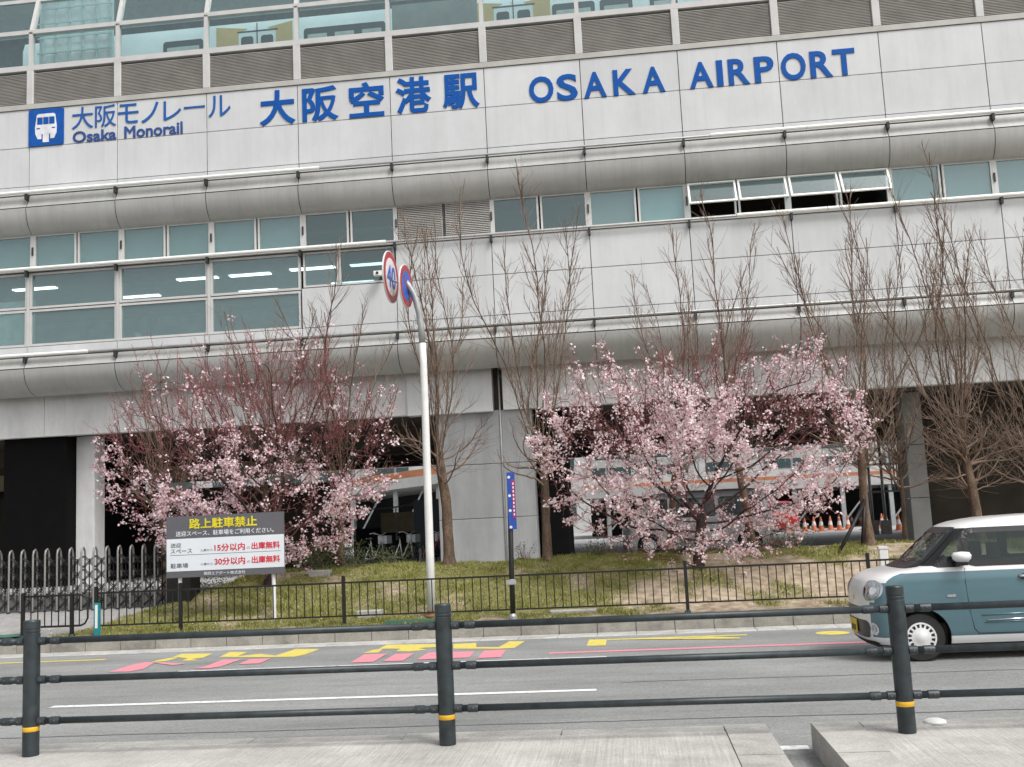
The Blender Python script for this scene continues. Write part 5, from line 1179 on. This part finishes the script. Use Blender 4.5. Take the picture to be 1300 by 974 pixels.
b = MB(); b.box(0.35, 3.2, -0.6, 0.6, 0.30, 0.42); b.build('cabin_floor', 'seat', CAR)
b = MB(); n = 24; b.tube([(1.18 + 0.05 * math.cos(a), 0.34 + 0.17 * math.sin(a), 1.0 + 0.16 * math.cos(a)) for a in np.linspace(0, 6.283, n)], 0.014, 6); b.build('steering_wheel', 'car_black', CAR, smooth=True)
b = MB(); b.box(1.0, 1.03, -0.1, 0.1, 1.38, 1.44); b.build('inner_mirror', 'car_black', CAR)
b = MB(); b.box(0.965, 0.975, 0.12, 0.16, 1.38, 1.42); b.build('windscreen_sticker', 'teal_post', CAR)

# --- silver van parked beneath the station
VB = Body(xf=[(.2, .08), (.35, .0), (.9, .02), (1.0, .08), (1.1, .22), (1.75, .75), (1.9, 1.0), (1.97, 1.5)], xr=[(.2, 4.6), (.4, 4.69), (1.2, 4.69), (1.8, 4.6), (1.92, 4.5), (1.97, 4.1)],
          hw=[(.2, .80), (.35, .835), (1.1, .845), (1.2, .83), (1.75, .76), (1.9, .68), (1.97, .4)], Lf=[(.2, .35), (1, .35), (1.9, .4), (1.97, .3)], Lr=[(.2, .2), (1.97, .25)])
VAN = vehicle('parked_van', 'silver van parked under the station behind the right cherry tree', 'van', (-0.25, 32.0, 0.43), 0, 0.93, VB, zrows(.2, 1.97, [1.93, 1.95], 0.045), [0.85, 3.9], 0.32,
              [[(0.72, 1.16), (1.45, 1.16), (1.45, 1.72), (1.08, 1.72)], [(1.62, 1.16), (2.9, 1.16), (2.9, 1.72), (1.62, 1.72)], [(3.05, 1.16), (4.35, 1.16), (4.3, 1.72), (3.05, 1.72)]], [(-0.68, 1.16), (0.68, 1.16), (0.6, 1.72), (-0.6, 1.72)], None, lambda *a: 0, ['van_silver'], 0.02)
RED = vehicle('parked_car', 'red car parked far back beyond the cones', 'car', (8.3, 58.6, 0.43), R_(90), 1.0, KB, zrows(.17, 1.655, [1.085, 1.62, 1.64], 0.05), [0.605, 3.045], 0.275, side_w, [(-0.56, 1.105), (0.56, 1.105), (0.50, 1.50), (-0.50, 1.50)], [(-0.52, 1.08), (0.52, 1.08), (0.47, 1.47), (-0.47, 1.47)], lambda *a: 0, ['car_red'], 0.05)

# ================================================================== CAR PARK BEYOND
CN = [(8.1, 56.5), (8.7, 55.0), (9.5, 57.1), (9.5, 55.0), (10.3, 56.9), (10.35, 54.8), (11.2, 57.0), (13.6, 68.0), (14.2, 68.4), (11.5, 54.5), (12.75, 56.3), (12.35, 54.0), (11.75, 51.0), (11.95, 49.6)]
LBL = ['leftmost orange cone beside the red car', 'second orange cone from the left in the car park', 'third orange cone from the left in the car park', 'fourth orange cone from the left in the car park', 'fifth orange cone from the left in the car park', 'sixth orange cone from the left in the car park', 'seventh orange cone from the left in the car park', 'far cone at the left of the red barrier pair', 'far cone at the right of the red barrier pair', 'orange cone seen behind the timber prop', 'farthest cone of the four right of the propped tree', 'second cone of the four right of the propped tree', 'third cone of the four right of the propped tree', 'nearest orange cone by the steel frame']
c0 = None
for (x, y), lb in zip(CN, LBL):
    if c0 is None:
        c0 = thing('traffic_cone', lb, 'cone', (x, y, 0.43), 0, 'orange cones in the car park')
        b = MB(); b.box(-0.19, 0.19, -0.19, 0.19, 0, 0.035); b.build('base', 'cone_orange', c0)
        b = MB(); b.lathe([(0.14, 0.035), (0.102, 0.26), (0.067, 0.46), (0.03, 0.70), (0.0, 0.705)], 16); b.build('shell', 'cone_orange', c0, smooth=False)
        b = MB(); b.lathe([(0.104, 0.26), (0.069, 0.46)], 16); b.build('white_band', 'cone_white', c0); c = c0
    else: c = copy_tree(c0); c.location = (x, y, 0.43); c['label'] = lb
    c.scale = (1.05, 1.05, 1.05)
def deck(label, x0, x1, y, z0, slope, n, gap=1.45):
    """open parking deck: white fascia with orange stripe, posts and dark space below"""
    t = thing('parking_deck', label, 'parking deck', ((x0 + x1) / 2, y, 0.43)); ox, oy, oz = t.location
    def quadbox(nm, za, zb, ya, yb, m):
        b = MB(); h = slope * (x1 - x0)
        b.add([(x0 - ox, ya - oy, za - oz), (x1 - ox, ya - oy, za + h - oz), (x1 - ox, yb - oy, za + h - oz), (x0 - ox, yb - oy, za - oz), (x0 - ox, ya - oy, zb - oz), (x1 - ox, ya - oy, zb + h - oz), (x1 - ox, yb - oy, zb + h - oz), (x0 - ox, yb - oy, zb - oz)],
              [(0, 3, 2, 1), (4, 5, 6, 7), (0, 1, 5, 4), (1, 2, 6, 5), (2, 3, 7, 6), (3, 0, 4, 7)]); return b.build(nm, m, t)
    quadbox('deck_slab', z0, z0 + 0.55, y, y + 14, 'deck_white'); quadbox('orange_stripe', z0 + 0.56, z0 + (0.95 if slope else 0.76), y + 0.02, y + 0.1, 'deck_orange')
    quadbox('top_rail', z0 + 1.75, z0 + 2.2, y + 0.3, y + 0.4, 'deck_white')
    quadbox('back_wall', 0.43, z0 - 0.02, y + 9, y + 9.3, 'deck_dark')
    for i in range(n):
        x = x0 + (x1 - x0) * (i + 0.5) / n; h = slope * (x - x0)
        b = MB(); b.box(x - 0.12 - ox, x + 0.12 - ox, 0.15, 0.39, 0.0, z0 + h - oz - 0.01); b.build('column', 'galv', t)
        b = MB(); b.box(x - 0.05 - ox, x + 0.05 - ox, 0.305, 0.39, z0 + 0.56 + h - oz, z0 + 1.74 + h - oz); b.build('rail_post', 'galv', t)
        b = MB(); b.tube([(x + 0.15 - ox, 0.3, 0.5), (x + 1.6 - ox, 0.3, z0 + h - oz - 0.1)], 0.05, 6); b.build('brace', 'galv', t)
deck('sloping white parking ramp with orange stripe left of the central pier', -22, -7.0, 60, 3.05, 0.085, 6)
deck('level white parking deck with orange stripe behind the right cherry tree', -2.5, 24, 62, 2.75, 0.0, 10)
b = MB()
FB = thing('far_building', 'pale building closing the far side of the car park', 'building', (0, 95, 0.43))
b = MB(); b.box(-60, 60, 0, 8, 0, 12); b.build('wall', 'deck_white', FB)
for i in range(24):
    for j in range(3):
        b = MB(); x = -58 + i * 5; b.box(x, x + 3.4, -0.06, 0.05, 1.2 + j * 3.6, 3.0 + j * 3.6); b.build('window', 'train_dark', FB)
# pale low wall and dark boards under the station
LW = thing('ramp_wall', 'short pale sloping concrete wall under the station left of the pier', 'wall', (-8.2, 40, 0.43))
b = MB(); b.prism([(0, 1.0), (0, 1.75), (0.25, 1.75), (0.25, 1.0)], -1.2, 1.5, closed=True); b.build('parapet', 'tan', LW)
b = MB(); b.tube([(-2.2, 0, 1.9), (-0.6, 0, 1.95), (1.4, 0, 2.2)], 0.03, 6)
for x, z in ((-2.2, 1.9), (-0.6, 1.95), (0.6, 2.1)): b.tube([(x, 0, 0.8), (x, 0, z)], 0.03, 6)
b.build('handrail', 'galv', LW)
b = MB(); b.box(-2.4, 3.4, 0.5, 0.7, 0.0, 1.2); b.build('dark_base', 'deck_dark', LW)
DB = thing('dark_board', 'dark blue board standing under the station just left of the white pole', 'board', (-5.95, 33.0, 0.43))
b = MB(); b.box(-0.75, 0.75, 0, 0.06, 0.5, 2.0); b.build('panel', 'board_dark', DB)
for x in (-0.6, 0.6):
    b = MB(); b.tube([(x, 0.1, 0), (x, 0.1, 1.9)], 0.04, 8); b.build('leg', 'galv', DB)
# parked bicycles under the station
def bicycle(x, y, rz, label, m):
    t = thing('bicycle', label, 'bicycle', (x, y, 0.43), rz, 'bicycles under the station')
    for wx in (-0.5, 0.5):
        b = MB(); b.tube([(wx + 0.33 * math.cos(a), 0, 0.34 + 0.33 * math.sin(a)) for a in np.linspace(0, 6.283, 25)], 0.018, 5); wh = b.build('wheel', 'tyre', t, smooth=True)
        b = MB()
        for a in np.linspace(0, math.pi, 7)[:-1]: b.tube([(wx - 0.32 * math.cos(a), 0, 0.34 - 0.32 * math.sin(a)), (wx + 0.32 * math.cos(a), 0, 0.34 + 0.32 * math.sin(a))], 0.003, 3)
        b.build('spokes', 'galv', wh)['kind'] = 'stuff'
    b = MB()
    for p, q in (((-0.5, 0, 0.34), (-0.08, 0, 0.30)), ((-0.08, 0, 0.30), (0.36, 0, 0.78)), ((-0.08, 0, 0.30), (-0.2, 0, 0.86)), ((-0.5, 0, 0.34), (-0.18, 0, 0.74)), ((0.5, 0, 0.34), (0.33, 0, 0.95))): b.tube([p, q], 0.017, 6)
    b.build('frame', m, t, smooth=True)
    b = MB(); b.tube([(0.16, -0.26, 1.02), (0.3, -0.2, 1.04), (0.34, 0, 0.96), (0.3, 0.2, 1.04), (0.16, 0.26, 1.02)], 0.014, 6); b.build('handlebar', 'galv', t, smooth=True)
    b = MB(); b.lathe([(0.0, 0.86), (0.09, 0.87), (0.07, 0.91), (0.0, 0.92)], 12, (-0.22, 0, 0)); b.build('saddle', 'car_trim', t, smooth=True)
    b = MB(); b.box(0.42, 0.7, -0.15, 0.15, 0.72, 0.95); b.build('basket', 'galv', t)
for i, (x, lb, m) in enumerate([(-7.3, 'bicycle under the station, nearest the left cherry tree', 'galv'), (-6.5, 'bicycle under the station, in front of the ramp wall', 'pole_white'), (-5.7, 'bicycle under the station, nearest the white pole', 'car_red')]):
    bicycle(x, 30.2 + 0.2 * i, R_(70), lb, m)
# steel frame by the right pier
SF = thing('steel_frame', 'galvanised open steel frame with fence panel left of the right pier', 'frame', (10.6, 44.6, 0.43))
for x in (-0.85, -0.35, 0.5, 1.0):
    b = MB(); b.tube([(x, 0, 0), (x, 0, 4.0)], 0.06, 8); p = b.build('post', 'galv', SF, smooth=True)
    b = MB(); b.box(x - 0.18, x + 0.18, -0.18, 0.18, 0, 0.55); b.build('footing', 'concrete', p)
for i in range(9):
    b = MB(); b.box(0.0 + i * 0.12, 0.05 + i * 0.12, -0.03, 0.03, 1.7, 3.9); b.build('slat', 'galv', SF)
for z in (1.7, 2.8, 3.95):
    b = MB(); b.box(-0.9, 1.05, -0.05, 0.05, z - 0.04, z + 0.04); b.build('cross_bar', 'galv', SF)
wp = thing('white_post', 'short white marker post behind the black fence beside the car', 'post', (4.16, 18.5, float(H(4.16, 18.5)) - 0.05))
b = MB(); b.cbox(-0.07, 0.07, -0.06, 0.06, 0, 0.62, 0.01); b.build('stake', 'pole_white', wp)
b = MB(); b.box(-0.08, 0.08, -0.07, 0.07, 0.62, 0.66); b.build('cap', 'pole_white', wp)
